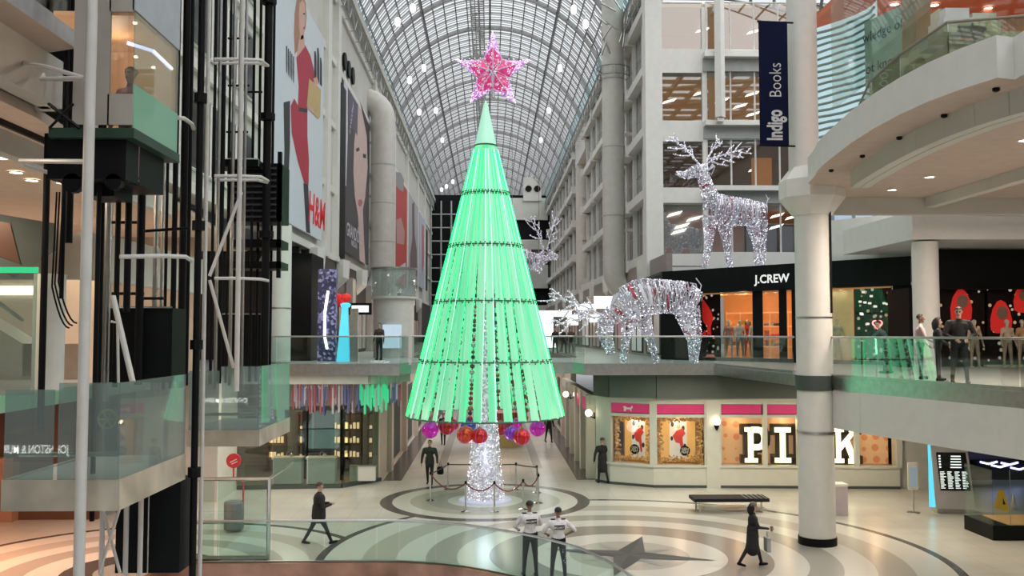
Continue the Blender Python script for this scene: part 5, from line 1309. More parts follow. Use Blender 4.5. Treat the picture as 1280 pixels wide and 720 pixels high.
# two guards leaning at the balustrade, seen from behind
g1, _, s1 = person('person', 'security guard in white shirt and black trousers, left of the pair, seen from behind', (1.0, 22.75, 0), 12, 1.80, ((4, 5, 2), (-2, 5, 0)), (((20, 30), (60, -30)), ((35, 22), (75, -20))), 6, (15, -6),
       GRD, GBK, SKIN2, fingers=True, voxel=.010, belt=M_black, bulk=1.05, drop=None)
g2, _, s2 = person('person', 'security guard in white shirt with hand on hip, right of the pair, seen from behind', (1.66, 22.35, 0), 8, 1.72, ((2, 7, 0), (0, 7, 0)), (((15, 35), (60, -35)), ((-12, 48), (30, -58))), 3, (8, -4),
       GRD, GBK, SKIN2, fingers=True, voxel=.010, belt=M_black, bulk=1.05, sleeve=False)
for g, s_, ln in ((g1, s1, 6), (g2, s2, 3)):
    b = MB().use(M_black); a_ = math.radians(ln); z0 = .94 + .36*math.cos(a_); y0 = .36*math.sin(a_) - .155
    b.add([(-.13*s_, y0*s_, (z0+.055)*s_), (.13*s_, y0*s_, (z0+.055)*s_), (.13*s_, (y0-.004)*s_, (z0-.045)*s_), (-.13*s_, (y0-.004)*s_, (z0-.045)*s_)], [(0, 1, 2, 3)]); 
    z_off = 0; o = b.build('back_patch', g); o.location.z = 0
    b = MB().use(M_white); text_mb(b, 'SECURITY', (0, (y0-.012)*s_, (z0-.022)*s_), (1, 0, 0), (0, 0, 1), .068*s_, .002, .0); b.build('patch_lettering', g)
    b = MB().use(M_black)
    for sx in (-1, 1): b.box((sx*.13*s_-.05, -.03+.54*s_*math.sin(a_), (.94+.54-.02)*s_), (sx*.13*s_+.05, .05+.54*s_*math.sin(a_), (.94+.54)*s_))
    b.build('epaulette', g)
b = MB().use(mat('keys_steel', (.5, .5, .45), .3, .8))
random.seed(2)
for k in range(9): b.octa((.12 + random.uniform(-.05, .05), -.15, .85 - k*.05), .018)
b.build('key_chain', g2)
BLK = cmat('black', (.014, .014, .016)); DGR = cmat('dark_green', (.022, .032, .024)); DJ = cmat('denim', (.03, .035, .045))
p1 = place(398, 680, 0)
person('person', 'man in black hooded jacket striding across the floor at left with arms folded', p1, -75, 1.78, ((-24, 3, 6), (26, 3, 4)), (((18, 14), (95, -40)), ((18, 14), (100, -35))), 2, (-25, 0), BLK, BLK, SKIN1, bulk=1.26, voxel=.011, fingers=True, coat=.12, hair=HAIRN)
p2 = place(537, 606, 0)
person('person', 'man in dark green jacket walking towards us left of the tree, bag at his side', p2, 175, 1.76, ((18, 3, 4), (-16, 3, 10)), (((10, 18), (25, 5)), ((-8, 18), (10, 5))), 0, (5, 0), DGR, BLK, SKIN1, bulk=1.1, voxel=.012, coat=.06, hair=HAIRN)
o = MB().use(M_black).lathe([(.11, 0), (.14, .05), (.13, .26), (.08, .3)], seg=12).tube([(-.06, 0, .28), (0, 0, .5), (.06, 0, .28)], .012, 4).build('shoulder_bag', loc=(p2[0]+.42, p2[1]-.05, .42)); tag(o, 'small black bag carried by the man in dark green jacket', 'bag')
p3 = place(753, 604, 0)
person('person', 'man in long black coat and cap walking beside the cream shop front', p3, 20, 1.76, ((8, 3, 2), (-14, 3, 8)), (((-8, 24), (8, 4)), ((12, 22), (22, 10))), 0, (-10, 0), BLK, BLK, SKIN1, bulk=1.15, voxel=.012, coat=.34, hat=cmat('cap', (.05, .05, .055)))
p4 = place(941, 708, 0)
r4, h4, _ = person('person', 'woman in long black coat and grey hat holding a cup, walking at lower right', p4, -100, 1.62, ((20, 3, 6), (-22, 3, 8)), (((10, 14), (20, 5)), ((25, 12), (85, 0))), 3, (0, -5), BLK, BLK, SKIN1, bulk=1.05, voxel=.011, fingers=True, coat=.45, hat=cmat('hat_grey', (.16, .15, .15)), hair=HAIRB, hairlong=.16, female=True)
hp_ = r4.matrix_basis @ h4[1]
o = MB().use(mat('cup_brown', (.25, .15, .10), .5)).lathe([(.028, -.06), (.038, .06), (.04, .062), (.038, .075)], seg=14).build('paper_cup', smooth=True, loc=hp_); tag(o, 'paper cup held by the woman in the long black coat', 'cup')
o = MB().use(cmat('bag_silver', (.35, .35, .36))).box((-.05, -.14, -.35), (.05, .14, 0)).tube([(0, -.08, 0), (0, 0, .16), (0, .08, 0)], .01, 4).build('hand_bag', loc=(p4[0]+.35, p4[1]-.1, .75)); tag(o, 'grey bag hanging beside the woman in the long black coat', 'bag')
person('person', 'distant shopper in dark clothes with brown bag, behind the left baubles', place(554, 556, 0), 170, 1.7, ((14, 3, 2), (-12, 3, 6)), voxel=.02, top=BLK)
person('person', 'distant shopper in dark clothes under the rightmost bauble', place(686, 553, 0), 200, 1.7, ((10, 3, 2), (-12, 3, 6)), voxel=.02, top=BLK)
person('person', 'shopper in black standing beside the blue glowing display on the left walkway', place(418, 450, F2), -60, 1.78, ((10, 3, 2), (-8, 3, 4)), voxel=.018, top=BLK)
person('person', 'shopper in brown jacket on the left walkway near the round glass kiosk', place(474, 450, F2), 160, 1.72, ((5, 5, 0), (-5, 5, 0)), voxel=.018, top=cmat('brown', (.07, .045, .03)), bottom=BLK)
for px, l_ in ((694, 'leftmost'), (704, 'middle'), (714, 'rightmost')):
    person('person', '%s of three tiny distant shoppers on the walkway right of the tree' % l_, place(px, 442, F2), 180 + px % 7*10, 1.62, ((10, 3, 2), (-8, 3, 4)), voxel=.03, top=BLK if px != 714 else cmat('brown', (.07, .045, .03)))
PNK = cmat('pink_shirt', (.55, .40, .42))
person('person', 'man in pale pink shirt standing at the right balustrade, left of three', place(1151, 474, F2), -110, 1.72, ((2, 5, 0), (0, 5, 0)), (((10, 12), (40, -10)), ((20, 12), (60, -25))), 2, (0, 0), PNK, DJ, SKIN2, voxel=.012, fingers=True)
person('person', 'woman with long black hair in dark jacket, middle of three at the right balustrade', place(1173, 476, F2), -115, 1.62, ((2, 5, 0), (0, 5, 0)), (((15, 12), (60, -20)), ((15, 12), (50, -20))), 2, (0, 0), BLK, BLK, SKIN1, voxel=.012, fingers=True, hairlong=.22, female=True)
person('person', 'tall man in black sweater with folded hands, right of three at the balustrade', place(1200, 480, F2), 165, 1.84, ((2, 6, 0), (0, 6, 0)), (((15, 22), (50, -45)), ((15, 22), (50, -45))), 3, (15, -10), BLK, BLK, SKIN1, voxel=.012, fingers=True, bulk=1.12)
person('person', 'person in dark teal leaning forward on the walkway behind the right balustrade', place(1110, 467, F2), 60, 1.66, ((8, 5, 4), (-5, 5, 0)), (((50, 12), (70, 0)), ((50, 12), (70, 0))), 25, (0, -10), cmat('teal', (.03, .07, .07)), BLK, SKIN1, voxel=.014)
pe = vy(163, 97, 12.0)
# ------------------------------------------------------------------ mannequins
man = {}
def mann(px, out, label, topc, bot, face=180, H=1.72, on=None):
    p = on or J(px, F2+.15, out)
    person('mannequin', label, (p.x, p.y, p.z), face, H, ((2, 4, 0), (0, 4, 0)), (((5, 14), (20, 5)), ((5, 14), (20, 5))), 0, (0, 0), topc, bot, SKIN0, shoe=SKIN0, hair=None, voxel=.018, cat='mannequin', female=True)
mann(911, -.8, 'mannequin in striped red and grey top in the orange lit window', cmat('stripe', (.45, .25, .24)), cmat('beige', (.5, .4, .33)))
mann(925, -.8, 'mannequin in pale top and yellow hat in the orange lit window', cmat('pale', (.6, .6, .55)), cmat('bluegrey', (.2, .25, .32)))
mann(935, -1.3, 'mannequin in bright red coat inside the orange lit window', cmat('redcoat', (.6, .04, .03)), cmat('redcoat', (.6, .04, .03)))
mann(943, -.8, 'mannequin in white coat at the right end of the orange lit window', cmat('whitecoat', (.8, .7, .62)), cmat('whitecoat', (.8, .7, .62)))
mann(1047, -.5, 'mannequin in cream dress in the wooden panelled window right of the column', cmat('cream', (.5, .5, .36)), cmat('cream', (.5, .5, .36)))
mann(0, 0, 'mannequin in pale coat beside the tall man in black', cmat('sand', (.5, .38, .3)), cmat('sandleg', (.42, .34, .26)), on=vy(1219, 460.3, 32.5)*1)
mann(0, 0, 'mannequin in flared pale dress in front of the red coat poster', cmat('sand2', (.55, .42, .32)), cmat('sandleg', (.42, .34, .26)), on=vy(1260, 460.5, 32.3)*1)
mann(0, 0, 'mannequin in tan top cut by the right edge of the picture', cmat('tan', (.5, .28, .15)), cmat('sandleg', (.42, .34, .26)), on=vy(1279, 460.5, 32.3)*1)
# ------------------------------------------------------------------ glass lift towers at left
def vpole(name, px, Y, r, m, label, cat='pole', z0=0.0, z1=27.0, group=None, pyref=400, flanges=()):
    p = vy(px, pyref, Y)
    t = thing(name, label, cat, (p.x, p.y, z0), 0, group)
    MB().use(m).tube([(0, 0, 0), (0, 0, z1-z0)], r, 10).build('shaft', t, True)
    if flanges:
        for z in flanges: MB().use(m).lathe([(r*1.9, z-z0-.07), (r*1.9, z-z0+.07)], seg=8).build('joint_collar', t)
    return t
def bracket(name, label, pts, r, m, group=None):
    o = MB().use(m).tube([Vector(p)-Vector(pts[0]) for p in pts], r, 8).build(name, smooth=True, loc=pts[0]); tag(o, label, 'bracket', group); return o
G1 = 'slim black guide rails of the nearer lift'; G2_ = 'slim black guide rails of the farther lift'
vpole('lift_pole', 106, 10.75, .062, M_pole, 'thick white vertical pole in front of the nearer glass lift landing', 'pole', -2, 16, flanges=())
vpole('lift_pole', 246, 13.6, .050, M_black, 'thickest black vertical post right of the nearer glass landing', 'pole', -2, 22, flanges=(2.2, 3.9, 5.75, 7.5, 9.4, 11))
vpole('lift_pole', 255, 14.2, .032, M_pole, 'thin white pole close beside the thickest black post', 'pole', -2, 22)
vpole('lift_pole', 331, 19.4, .085, M_black, 'thick black vertical post of the farther lift beside the fashion banner', 'pole', 4.7, 26, flanges=(8, 10.5, 13))
vpole('lift_pole', 297, 16.4, .045, M_pole, 'white vertical pole in front of the farther glass lift', 'pole', 4.9, 24)
vpole('lift_pole', 120.5, 11.6, .03, M_black, 'thin black post touching the thick white pole', 'pole', 3.6, 16)
for px, Y, r, z0, z1 in [(54, 14.5, .05, 4.4, 9.3), (76, 13.0, .03, 6.4, 11), (83, 13.2, .055, 7.2, 12), (125, 12.6, .03, 4.6, 16), (145, 12.4, .035, 5.2, 8.2), (158, 12.5, .045, 6.2, 8.3), (174, 13.0, .055, 5.2, 8.2), (206, 13.6, .022, 5.1, 16), (216, 13.8, .04, 5.1, 16), (227, 14.0, .055, 5.1, 20), (234, 14.6, .03, 5.1, 20)]:
    vpole('guide_rail', px, Y, r, M_black, 'slim black vertical guide rail of the nearer glass lift', 'rail', z0, z1, G1)
for px, Y, r in [(264, 18.6, .03), (275, 19, .045), (283, 19.3, .025), (313, 19.6, .03), (321, 19.8, .03), (338, 20.4, .03)]:
    vpole('guide_rail', px, Y, r, M_black, 'slim black vertical guide rail of the farther glass lift', 'rail', 4.9, 24, G2_)
for px, Y, r in [(193, 15, .04), (201, 15.2, .025), (288, 18.3, .035), (303, 18.6, .03), (270, 17, .03), (133, 14, .06)]:
    vpole('guide_rail', px, Y, r, M_steel, 'slim grey steel upright behind the black lift posts', 'rail', 4.9, 24, 'slim grey uprights behind the lift posts')
# loops that tie the poles
def loop(pts_px, label, Y0_=13, r=.03, m=M_pole):
    bracket('tube_bracket', label, [tuple(vy(px, py, Y)) for px, py, Y in pts_px], r, m)
loop([(22, 77, 12.6), (60, 84, 11.6), (106, 98, 10.9)], 'white tube bracket rising to the far left beam, upper one'); loop([(106, 98, 10.8), (52, 99, 11.6), (54, 93, 12.4)], 'white horizontal tube bracket just under the upper one at far left')
loop([(106, 202, 10.8), (26, 201, 11.5), (28, 206, 12.4), (75, 220, 14)], 'white tube bracket in front of the beige soffit at far left')
loop([(150, 321, 12.0), (205, 320, 12.4), (232, 321, 12.9), (240, 326, 13.3)], 'white tube loop across the nearer lift rails at mid height')
loop([(222, 147, 12.8), (230, 148, 13.1), (240, 155, 13.4), (242, 161, 13.6)], 'short white tube bracket right of the glass lift car')
for py, nm in ((74, 'upper'), (220, 'middle'), (348, 'lower')):
    dy = {74: 5, 220: 3, 348: 0}[py]
    loop([(268, py, 16.6), (300, py, 16.8), (326, py+1, 17.4), (335, py+dy+3, 18.6)], '%s white tube loop round the farther lift' % nm); 
    if py < 300: loop([(268, py+5, 17.6), (322, py+5, 17.8), (334, py+8, 18.6)], '%s white tube just behind the loop round the farther lift' % nm)
loop([(302, 240, 16.4), (262, 345, 16.2)], 'white diagonal brace, upper one beside the farther lift', r=.03); loop([(262, 350, 16.3), (292, 460, 16.5)], 'white diagonal brace, lower one beside the farther lift', r=.03)
loop([(141, 370, 11.6), (166, 478, 11.5)], 'white diagonal brace in front of the black box behind the nearer landing', r=.035); loop([(139, 402, 11.7), (147, 404, 11.7), (148, 478, 11.6)], 'thin white bent tube left of the white diagonal brace', r=.018)
for i, (a, c) in enumerate([((285, 48), (312, 48)), ((285, 107), (312, 107)), ((310, 115), (328, 115)), ((283, 165), (310, 165)), ((140, 278), (180, 278)), ((180, 289), (238, 285)), ((140, 367), (180, 367)), ((180, 373), (205, 373))]):
    bracket('rail_tie', 'short black horizontal tie between the lift rails', [tuple(vy(a[0], a[1], 13.2 if a[0] < 250 else 18.9)), tuple(vy(c[0], c[1], 13.2 if a[0] < 250 else 18.9))], .022, M_black, 'short black ties between the lift rails')
# cables of the far left
for i, (px, r) in enumerate([(71, 0), (74.5, .0), (79, 0)]):
    pts = [tuple(vy(px - k*1.0, y, 12.9)) for k, y in enumerate(range(240, 360, 20))] + [tuple(vy(px-6+k*3.6+.6*k*i*.2, 358 + (1-(1-k/6)**2)*52 - i*3, 12.9)) for k in range(7)]
    o = MB().use(M_black).tube([Vector(p)-Vector(pts[0]) for p in pts], .012, 6).build('hanging_cable', loc=pts[0], smooth=True); tag(o, 'black hanging cable curving into a loop left of the thick white pole', 'cable', 'three looping black cables')
# landings
def landing(label, X0, X1, Ya, Yb, zb, hgt, fas, dx=0):
    t = thing('lift_landing', label, 'lift landing', (X1, Ya, zb))
    w = X0 - X1; d = Yb - Ya
    b = MB().use(mat('landing_steel', (.62, .56, .46), .28, .55, var=.3, scale=1.5)); b.slab((w, 0), (0, 0), .05, -fas, 0); b.slab((0, 0), (0, d), .05, -fas, 0); b.slab((w, 0), (w, d), .05, -fas, 0); b.build('steel_fascia', t)
    b = MB().use(M_soff); b.box((w, 0, -fas*.9), (0, d, -fas*.8)); b.use(M_lvl); b.box((w, 0, -.06), (0, d, -.02)); b.build('deck', t)
    k = .57
    MB().use(G_green).slab((w, 0), (w*k, 0), .02, 0, hgt*(.93)).build('glass_panel', t); MB().use(G_green).slab((w*(k-.04), 0), (0, 0), .02, 0, hgt).build('glass_panel', t); MB().use(G_green).slab((0, 0.02), (0, d), .02, 0, hgt).build('glass_panel', t)
    b = MB().use(M_steel); b.tube([(w, .35, .25), (w*.1, .35, .25)], .03, 6); b.build('kick_rail', t)
    return t
landing('nearer glass sided lift landing with mirrored steel skirt, behind the thick white pole', -5.68, -4.36, 11.0, 13.35, 4.2, 1.13, .36)
landing('farther glass sided lift landing with steel skirt, left of the hanging crystals', -5.35, -4.12, 16.6, 19.1, 4.2, 1.13, .29)
b = MB().use(mat('emblem_yellow', (.45, .40, .12), .5)); c = vy(134, 524, 11.2)
b.tube([(.11*math.cos(k*PI/12), 0, .11*math.sin(k*PI/12)) for k in range(25)], .012, 5)
for k in range(3): b.tube([(.1*math.cos(k*PI/3), 0, .1*math.sin(k*PI/3)), (-.1*math.cos(k*PI/3), 0, -.1*math.sin(k*PI/3))], .008, 4)
tag(b.build('round_emblem', loc=c), 'faint yellow round emblem behind the nearer landing glass', 'emblem')
# nearer lift car, high up
t = thing('lift_car', 'glass lift car with warm lit inside, high up behind the thick white pole', 'lift', (-4.36, 11.2, 8.35))
w, d, H = -1.0, 1.6, 1.52
CB = mat('car_beige', (.40, .36, .32), .5); CGr = mat('car_panel', (.42, .46, .50), .4)
b = MB().use(CB); b.box((-.72, 0, .1), (-.28, .03, H+1.6)); b.box((-.30, 0, .1), (0, .03, .48)); b.box((-.30, 0, H-.02), (0, .03, H+1.6)); b.build('front_panel', t)
b = MB().use(CGr); b.box((-.02, 0, H), (.02, d, H+1.8)); b.build('header_panel', t)
MB().use(glassmat('car_glass', (.8, .86, .8), .15, milk=.25, milkcol=(.42, .42, .30))).slab((0, .03), (0, d), .015, .62, H).build('glass_side', t)
MB().use(glassmat('car_glass_low', (.5, .9, .7), .2, milk=.75, milkcol=(.30, .58, .42))).slab((0, .03), (0, d), .015, .06, .62).build('glass_side', t)
MB().use(glassmat('car_window', (.9, .9, .88), .12)).slab((-.29, .01), (-.0, .01), .01, .48, H-.02).build('front_window', t)
b = MB().use(mat('car_warm', (.6, .35, .2), .5, em=(.8, .42, .2), es=.25)); b.box((w, .05, H-.05), (-.03, d, H)); b.box((w, d-.05, .1), (-.03, d, H)); b.use(mat('car_base_green', (.02, .05, .035), .4)); b.box((w, 0, -.06), (.03, d+.05, .06)); b.build('car_shell', t)
b = MB().use(M_black); b.box((w-.05, .1, -.55), (-.10, d-.2, -.06)); b.box((w+.2, .5, -.7), (-.4, d-.5, -.5)); b.tube([(-.75, .1, -.6), (-.75, .2, -.6)], .12, 14); b.tube([(-.25, .1, -.58), (-.25, .2, -.58)], .10, 14); b.build('underframe', t)
b = MB().use(M_black); b.tube([(-1.0, -.02, .35), (-.62, -.02, .05)], .02, 4); b.tube([(-.98, -.02, .05), (-.7, -.02, .35)], .02, 4); b.build('cross_brace', t)
b = MB().use(emi('car_tube', (.55, .6, 1), 4)); b.tube([(-.27, .5, 1.27), (-.02, .7, 1.23), (-.02, 1.4, 1.2)], .025, 6); b.build('light_tube', t)
b = MB().use(emi('car_spot', (1, .9, .7), 5))
for x, y, z in ((-.1, .3, 1.46), (-.2, .6, 1.12), (-.12, 1.0, 1.10)): b.ball((x, y, z), .03, 8, 5, (1, 1, .6))
b.build('spot_lamp', t)
person('person', 'passenger with dark hair standing inside the high glass lift car', (-4.60, 11.75, 7.78), 160, 1.52, top=cmat('mauve', (.35, .2, .25)), voxel=.02)
# second lift: dark machine frame
t = thing('lift_car', 'black louvred lift car and machine frame of the farther lift', 'lift', (-4.45, 19.6, 7.3))
b = MB().use(M_black)
x0, x1 = -1.1, 0.0
for z0, z1 in ((0, .15), (.45, .62), (1.0, 2.25)): b.box((x0, 0, z0), (x1, .8, z1))
for x in (x0, x1-.08): b.box((x, 0, -.2), (x+.08, .1, 2.5))
b.build('frame', t)
b = MB().use(mat('louvre_dark', (.05, .05, .05), .4))
for k in range(9): b.box((x0+.08, -.03, 1.08+k*.13), (x1-.1, 0, 1.12+k*.13))
b.build('louvre', t)
def dbox(name, label, pa, pb, Y, dep=.6, parts=2):
    a = vy(*pa, Y); c = vy(*pb, Y); t = thing(name, label, 'lift box', (a.x, Y, c.z)); W = c.x-a.x; H = a.z-c.z
    n = parts
    for k in range(n): MB().use(M_blackp).box((W*k/n+.01*k, 0, 0), (W*(k+1)/n, dep, H)).build('panel', t)
    MB().use(M_steel).tube([(0, -.02, H+.01), (W, -.02, H+.01)], .012, 4).tube([(W/n+.01, -.02, 0), (W/n+.01, -.02, H)], .012, 4).build('edge_trim', t)
dbox('machine_box', 'pair of tall black boxes standing behind the nearer landing glass', (138, 385), (214, 478), 13.2)
dbox('machine_box', 'black box standing behind the farther lift landing', (273, 393), (325, 458), 20.2)
dbox('machine_box', 'black lift box below the nearer landing at the bottom of the picture', (146, 602), (224, 716), 13.3)
dbox('machine_box', 'black lift housing high under the farther lift loops', (271, 199), (323, 208), 19.3, parts=1)
for px in (97, 128, 158, 176): vpole('support_strut', px, 13.0, .035, M_pole, 'white strut below the nearer lift landing', 'strut', -1, 3.8, 'white struts below the nearer landing', 650)
loop([(128, 634, 12.4), (150, 716, 12.4)], 'white diagonal strut below the nearer landing, leaning right', r=.02); loop([(150, 634, 12.3), (124, 716, 12.3)], 'white diagonal strut below the nearer landing, leaning left', r=.02)
# ground level glass enclosure of the farther lift
t = thing('glass_enclosure', 'tall steel framed glass enclosure at ground level left of the striding man', 'enclosure', (-8.1, 24.6, 0))
b = MB().use(M_steel); b.tube([(0, 0, 2.1), (2.3, 0, 2.1)], .05, 6); b.tube([(2.3, 0, 2.1), (2.3, 0, 0)], .05, 6); b.tube([(0, 0, .05), (2.3, 0, .05)], .06, 6); b.tube([(2.3, 0, 2.1), (2.3, 3, 2.1)], .04, 6)
b.tube([(0, 0, 0), (0, 0, 2.1)], .05, 6); b.build('frame', t)
for x in (0, .45, .95): MB().use(G_rail).slab((x+.02, 0), ((x+.43 if x < .9 else 2.26), 0), .012, .1, 2.05).build('glass_panel', t)
# kettle stand with red round sign
p = gz(290, 664); t = thing('donation_stand', 'red round sign on a bent red pole above a grey bin', 'stand', p)
MB().use(mat('sign_red', (.5, .03, .04), .5)).tube([(.02, -.03, 2.1), (.02, .03, 2.1)], .22, 20).build('round_sign', t); MB().use(mat('sign_red', ())).tube([(.02, 0, 1.9), (.02, 0, 1.55), (.32, 0, 1.45), (.32, 0, 0.2)], .025, 6).build('pole', t)
MB().use(mat('bin_grey', (.16, .18, .20), .5)).lathe([(.26, .05), (.3, .1), (.3, .85), (.25, .9)], (.05, 0, 0), 12).build('bin', t)
b = MB().use(M_white); b.tube([(-.08, -.04, 2.05), (.12, -.04, 2.15)], .012, 4).tube([(-.04, -.04, 2.0), (.14, -.04, 2.08)], .012, 4); b.build('sign_mark', t)
# ------------------------------------------------------------------ left ground floor shop under the walkway
SF = [(-9.6, 35.6), (-5.7, 35.9), (-4.4, 37.6)]
t = thing('boutique', 'glass shop front under the left walkway with white counters behind the glass', 'shop', (SF[0][0], SF[0][1], 0)); O = t.location.copy()
b = MB().use(M_dark)
for p, q in zip(SF, SF[1:]): b.slab((p[0]-O.x, p[1]-O.y), (q[0]-O.x, q[1]-O.y), .14, 0, .14)
b.build('base', t); b = MB().use(M_dark)
for p, q in zip(SF, SF[1:]): b.slab((p[0]-O.x, p[1]-O.y), (q[0]-O.x, q[1]-O.y), .12, 3.0, 3.15)
b.build('head_rail', t)
for p, q in zip(SF, SF[1:]):
    p, q = Vector(p) - Vector(O[:2]), Vector(q) - Vector(O[:2]); n = 3 if (q-p).length > 3 else 1
    for i in range(n): a = p.lerp(q, i/n+.01); c = p.lerp(q, (i+1)/n-.01); MB().use(glassmat('shop_tint', (.72, .80, .76), .05)).slab(a, c, .015, .14, 3.0).build('window_pane', t)
b = MB().use(mat('shop_grey', (.20, .19, .18), .6, em=(.3, .25, .2), es=.15)); b.box((-8, 5, 0), (5.2, 5.2, 4.3)); b.use(mat('shop_flr', (.3, .28, .25), .3)); b.box((-8, .3, .02), (4, 5, .05)); b.build('back_wall', t)
b = MB().use(M_black); b.box((2.0, 2.2, 0), (3.3, 2.3, 3.0)); b.box((3.6, 1.8, 0), (3.75, 1.9, 3)); b.build('inner_door', t)
for px, l_ in ((360, 'left'), (402, 'right')):
    p = vy(px, 600, 36.6); tt = thing('display_counter', 'white box counter, %s of two behind the left ground floor glass' % l_, 'counter', (p.x, 36.6, .08))
    MB().use(mat('counter_white', (.62, .64, .62), .4, em=(.5, .52, .5), es=.1)).box((-.55, -.2, 0), (.55, .3, .95)).build('cabinet', tt); MB().use(M_white).box((-.6, -.25, .95), (.6, .35, 1.02)).build('top', tt)
    MB().use(M_chrome).tube([(-.1, 0, 1.02), (-.05, 0, 1.2), (.05, 0, 1.25)], .02, 6).ball((.1, .05, 1.1), .08, 8, 6).build('mixer', tt)
p = vy(452, 600, 36.4); tt = thing('display_counter', 'small pale block display behind the angled glass corner', 'counter', (p.x, 36.6, .15)); MB().use(M_white).box((-.5, 0, 0), (.5, .3, .55)).build('cabinet', tt); MB().use(M_steel).box((-.52, -.02, .55), (.52, .32, .6)).build('top', tt)
for px in (345, 383, 425, 440, 470):
    p = vy(px, 560, 39.8); tt = thing('display_shelf', 'narrow lit shelf unit at the back of the left ground floor shop', 'shelf', (p.x, 39.8, .06), 0, 'shelf units in the left ground floor shop')
    b = MB().use(mat('shelf_brown', (.18, .12, .09), .6)); b.box((-.4, 0, 0), (-.35, .4, 2.5)); b.box((.35, 0, 0), (.4, .4, 2.5))
    for z in (.5, 1.1, 1.7, 2.4): b.box((-.4, 0, z), (.4, .4, z+.05))
    b.build('frame', tt)
    b = MB().use(emi('shelf_glow', (1, .7, .4), 1.0))
    for z in (.6, 1.2, 1.8):
        for k in range(4): b.box((-.3+k*.16, .1, z), (-.2+k*.16, .2, z+random.uniform(.1, .28)))
    b.build('goods', tt)
# hanging crystal strips
random.seed(4); cs = None
crm = [mat('crystal_%d' % i, c, .2, .3, em=c, es=e) for i, (c, e) in enumerate([((.35,.30,.34),.2), ((.32,.10,.12),.2), ((.14,.16,.34),.2), ((.05,.55,.25),.6), ((.20,.15,.18),.1), ((.45,.42,.42),.25)])]
cn = ['pale', 'red', 'blue', 'green', 'mauve', 'white']; k = 0
px = 367.0
while px < 500:
    c = random.choice([0, 1, 2, 4, 5, 4]) if not (450 < px < 486) else random.choice([3, 3, 3, 5])
    Yc = 35.5 + random.uniform(-.1, .2) if px < 485 else 36.3; p = vy(px, 480, Yc); l_ = random.uniform(.5, 1.05)
    o = MB().use(crm[c]).lathe([(.02, -l_), (.045, -l_+.06), (.045, -.06), (.012, 0)], seg=6).tube([(0, 0, 0), (0, 0, .3)], .006, 3).build('crystal_pendant', loc=(p.x, Yc, 3.95 + random.uniform(-.15, .1)))
    tag(o, '%s glass pendant stick in the row hanging under the left walkway' % cn[c], 'pendant', '%s glass pendants under the left walkway' % cn[c]); px += 1.9
# ------------------------------------------------------------------ left walkway level: dark shops, blue display, kiosk
b = MB().use(mat('shop_brown_dark', (.06, .045, .04), .5)); b.box((-9.3, 45.5, F2), (-8.9, 142, 10.1)); b.box((-20, 44, F2), (-9.1, 44.4, 10.1)); struct(b.build('wall_left.002'))
b = MB().use(M_black); b.box((-9.25, 42, F2), (-8.1, 45, 9.6)); struct(b.build('wall_left.003'))
for y, wd, c in ((47, 3, (.8, .5, .3)), (54, 3, (.6, .45, .35)), (62, 4, (.7, .65, .6)), (72, 4, (.5, .35, .25)), (83, 5, (.6, .55, .5)), (95, 5, (.5, .4, .3)), (108, 6, (.6, .5, .4))):
    window((-8.85, y, F2+.2), (-8.85, y+wd, 7.6), 2, 1, mat('lit_shop_%d' % y, (.2, .15, .1), .3, em=c, es=.22, var=.6, scale=1.5), M_dark)
    struct(MB().use(mat('shop_pier', (.42, .38, .34), .5)).box((-8.95, y+wd+.3, F2), (-8.5, y+wd+1.6, 9.4)).build('trim_%d' % (100+y)))
t = thing('blue_display', 'tapering glowing light blue display pylon on the left walkway', 'display', vy(431, 450, 41)); t.location.z = F2
E_blue = emi('blue_glow', (.10, .60, .82), .85)
MB().use(E_blue).add([(-.38, 0, 0), (.2, 0, 0), (.08, 0, 2.4), (-.15, 0, 2.4), (-.38, .3, 0), (.2, .3, 0), (.08, .3, 2.4), (-.15, .3, 2.4)], [(0,1,2,3),(5,4,7,6),(1,5,6,2),(4,0,3,7),(3,2,6,7)]).build('glow_body', t)
MB().use(M_steel).box((.22, 0, 0), (.55, .3, 2.35)).build('side_panel', t); MB().use(E_blue).lathe([(.2, 2.4), (.24, 2.55), (.1, 2.6)], (0, .1, 0), 10).build('top_ring', t)
t = thing('light_arc', 'tall curved white light tube on a dark speckled column at left', 'light', vy(406, 436, 41.5)); t.location.z = F2+.55
MB().use(emi('arc_glow', (1, 1, 1), 6)).tube([(.1, 0, 0), (-.02, 0, .6), (-.02, 0, 1.6), (.12, 0, 2.6)], .05, 8).build('tube', t)
MB().use(speckle('dark_sparkle', [(0, (.01, .01, .03)), (.7, (.03, .03, .08)), (.85, (.3, .3, .5))], 9, .8, (.03, .03, .05))).box((-.35, .1, -.55), (.45, .5, 3.6)).build('column_panel', t)
t = thing('round_kiosk', 'round pale kiosk with glass drum top on the left walkway', 'kiosk', vy(492, 446, 48)); t.location.z = F2
MB().use(M_offw).lathe([(1.05, 0), (1.05, 3.0), (1.2, 3.05), (1.2, 3.15)], seg=24).build('drum', t, True); MB().use(glassmat('kiosk_glass', (.75, .82, .8), .1, milk=.2)).lathe([(1.15, 3.15), (1.15, 4.6)], seg=24, cap=False).build('glass_drum', t, True); MB().use(M_steel).lathe([(1.2, 4.55), (1.2, 4.65)], seg=24).build('top_ring', t, True)
MB().use(mat('kiosk_screen', (.5, .6, .7), .3, em=(.6, .75, .9), es=.5)).box((-.45, -1.12, .5), (.5, -1.06, 1.7)).build('screen', t)
t = thing('sign_board', 'white lit sign over the walkway behind the blue pylon', 'sign', vy(450, 386, 44)); MB().use(emi('signface', (.9, .88, .85), .8)).box((-.4, 0, -.16), (.4, .1, .16)).build('face', t); MB().use(M_black).box((-.54, .1, -.28), (.54, .2, .28)).build('housing', t)
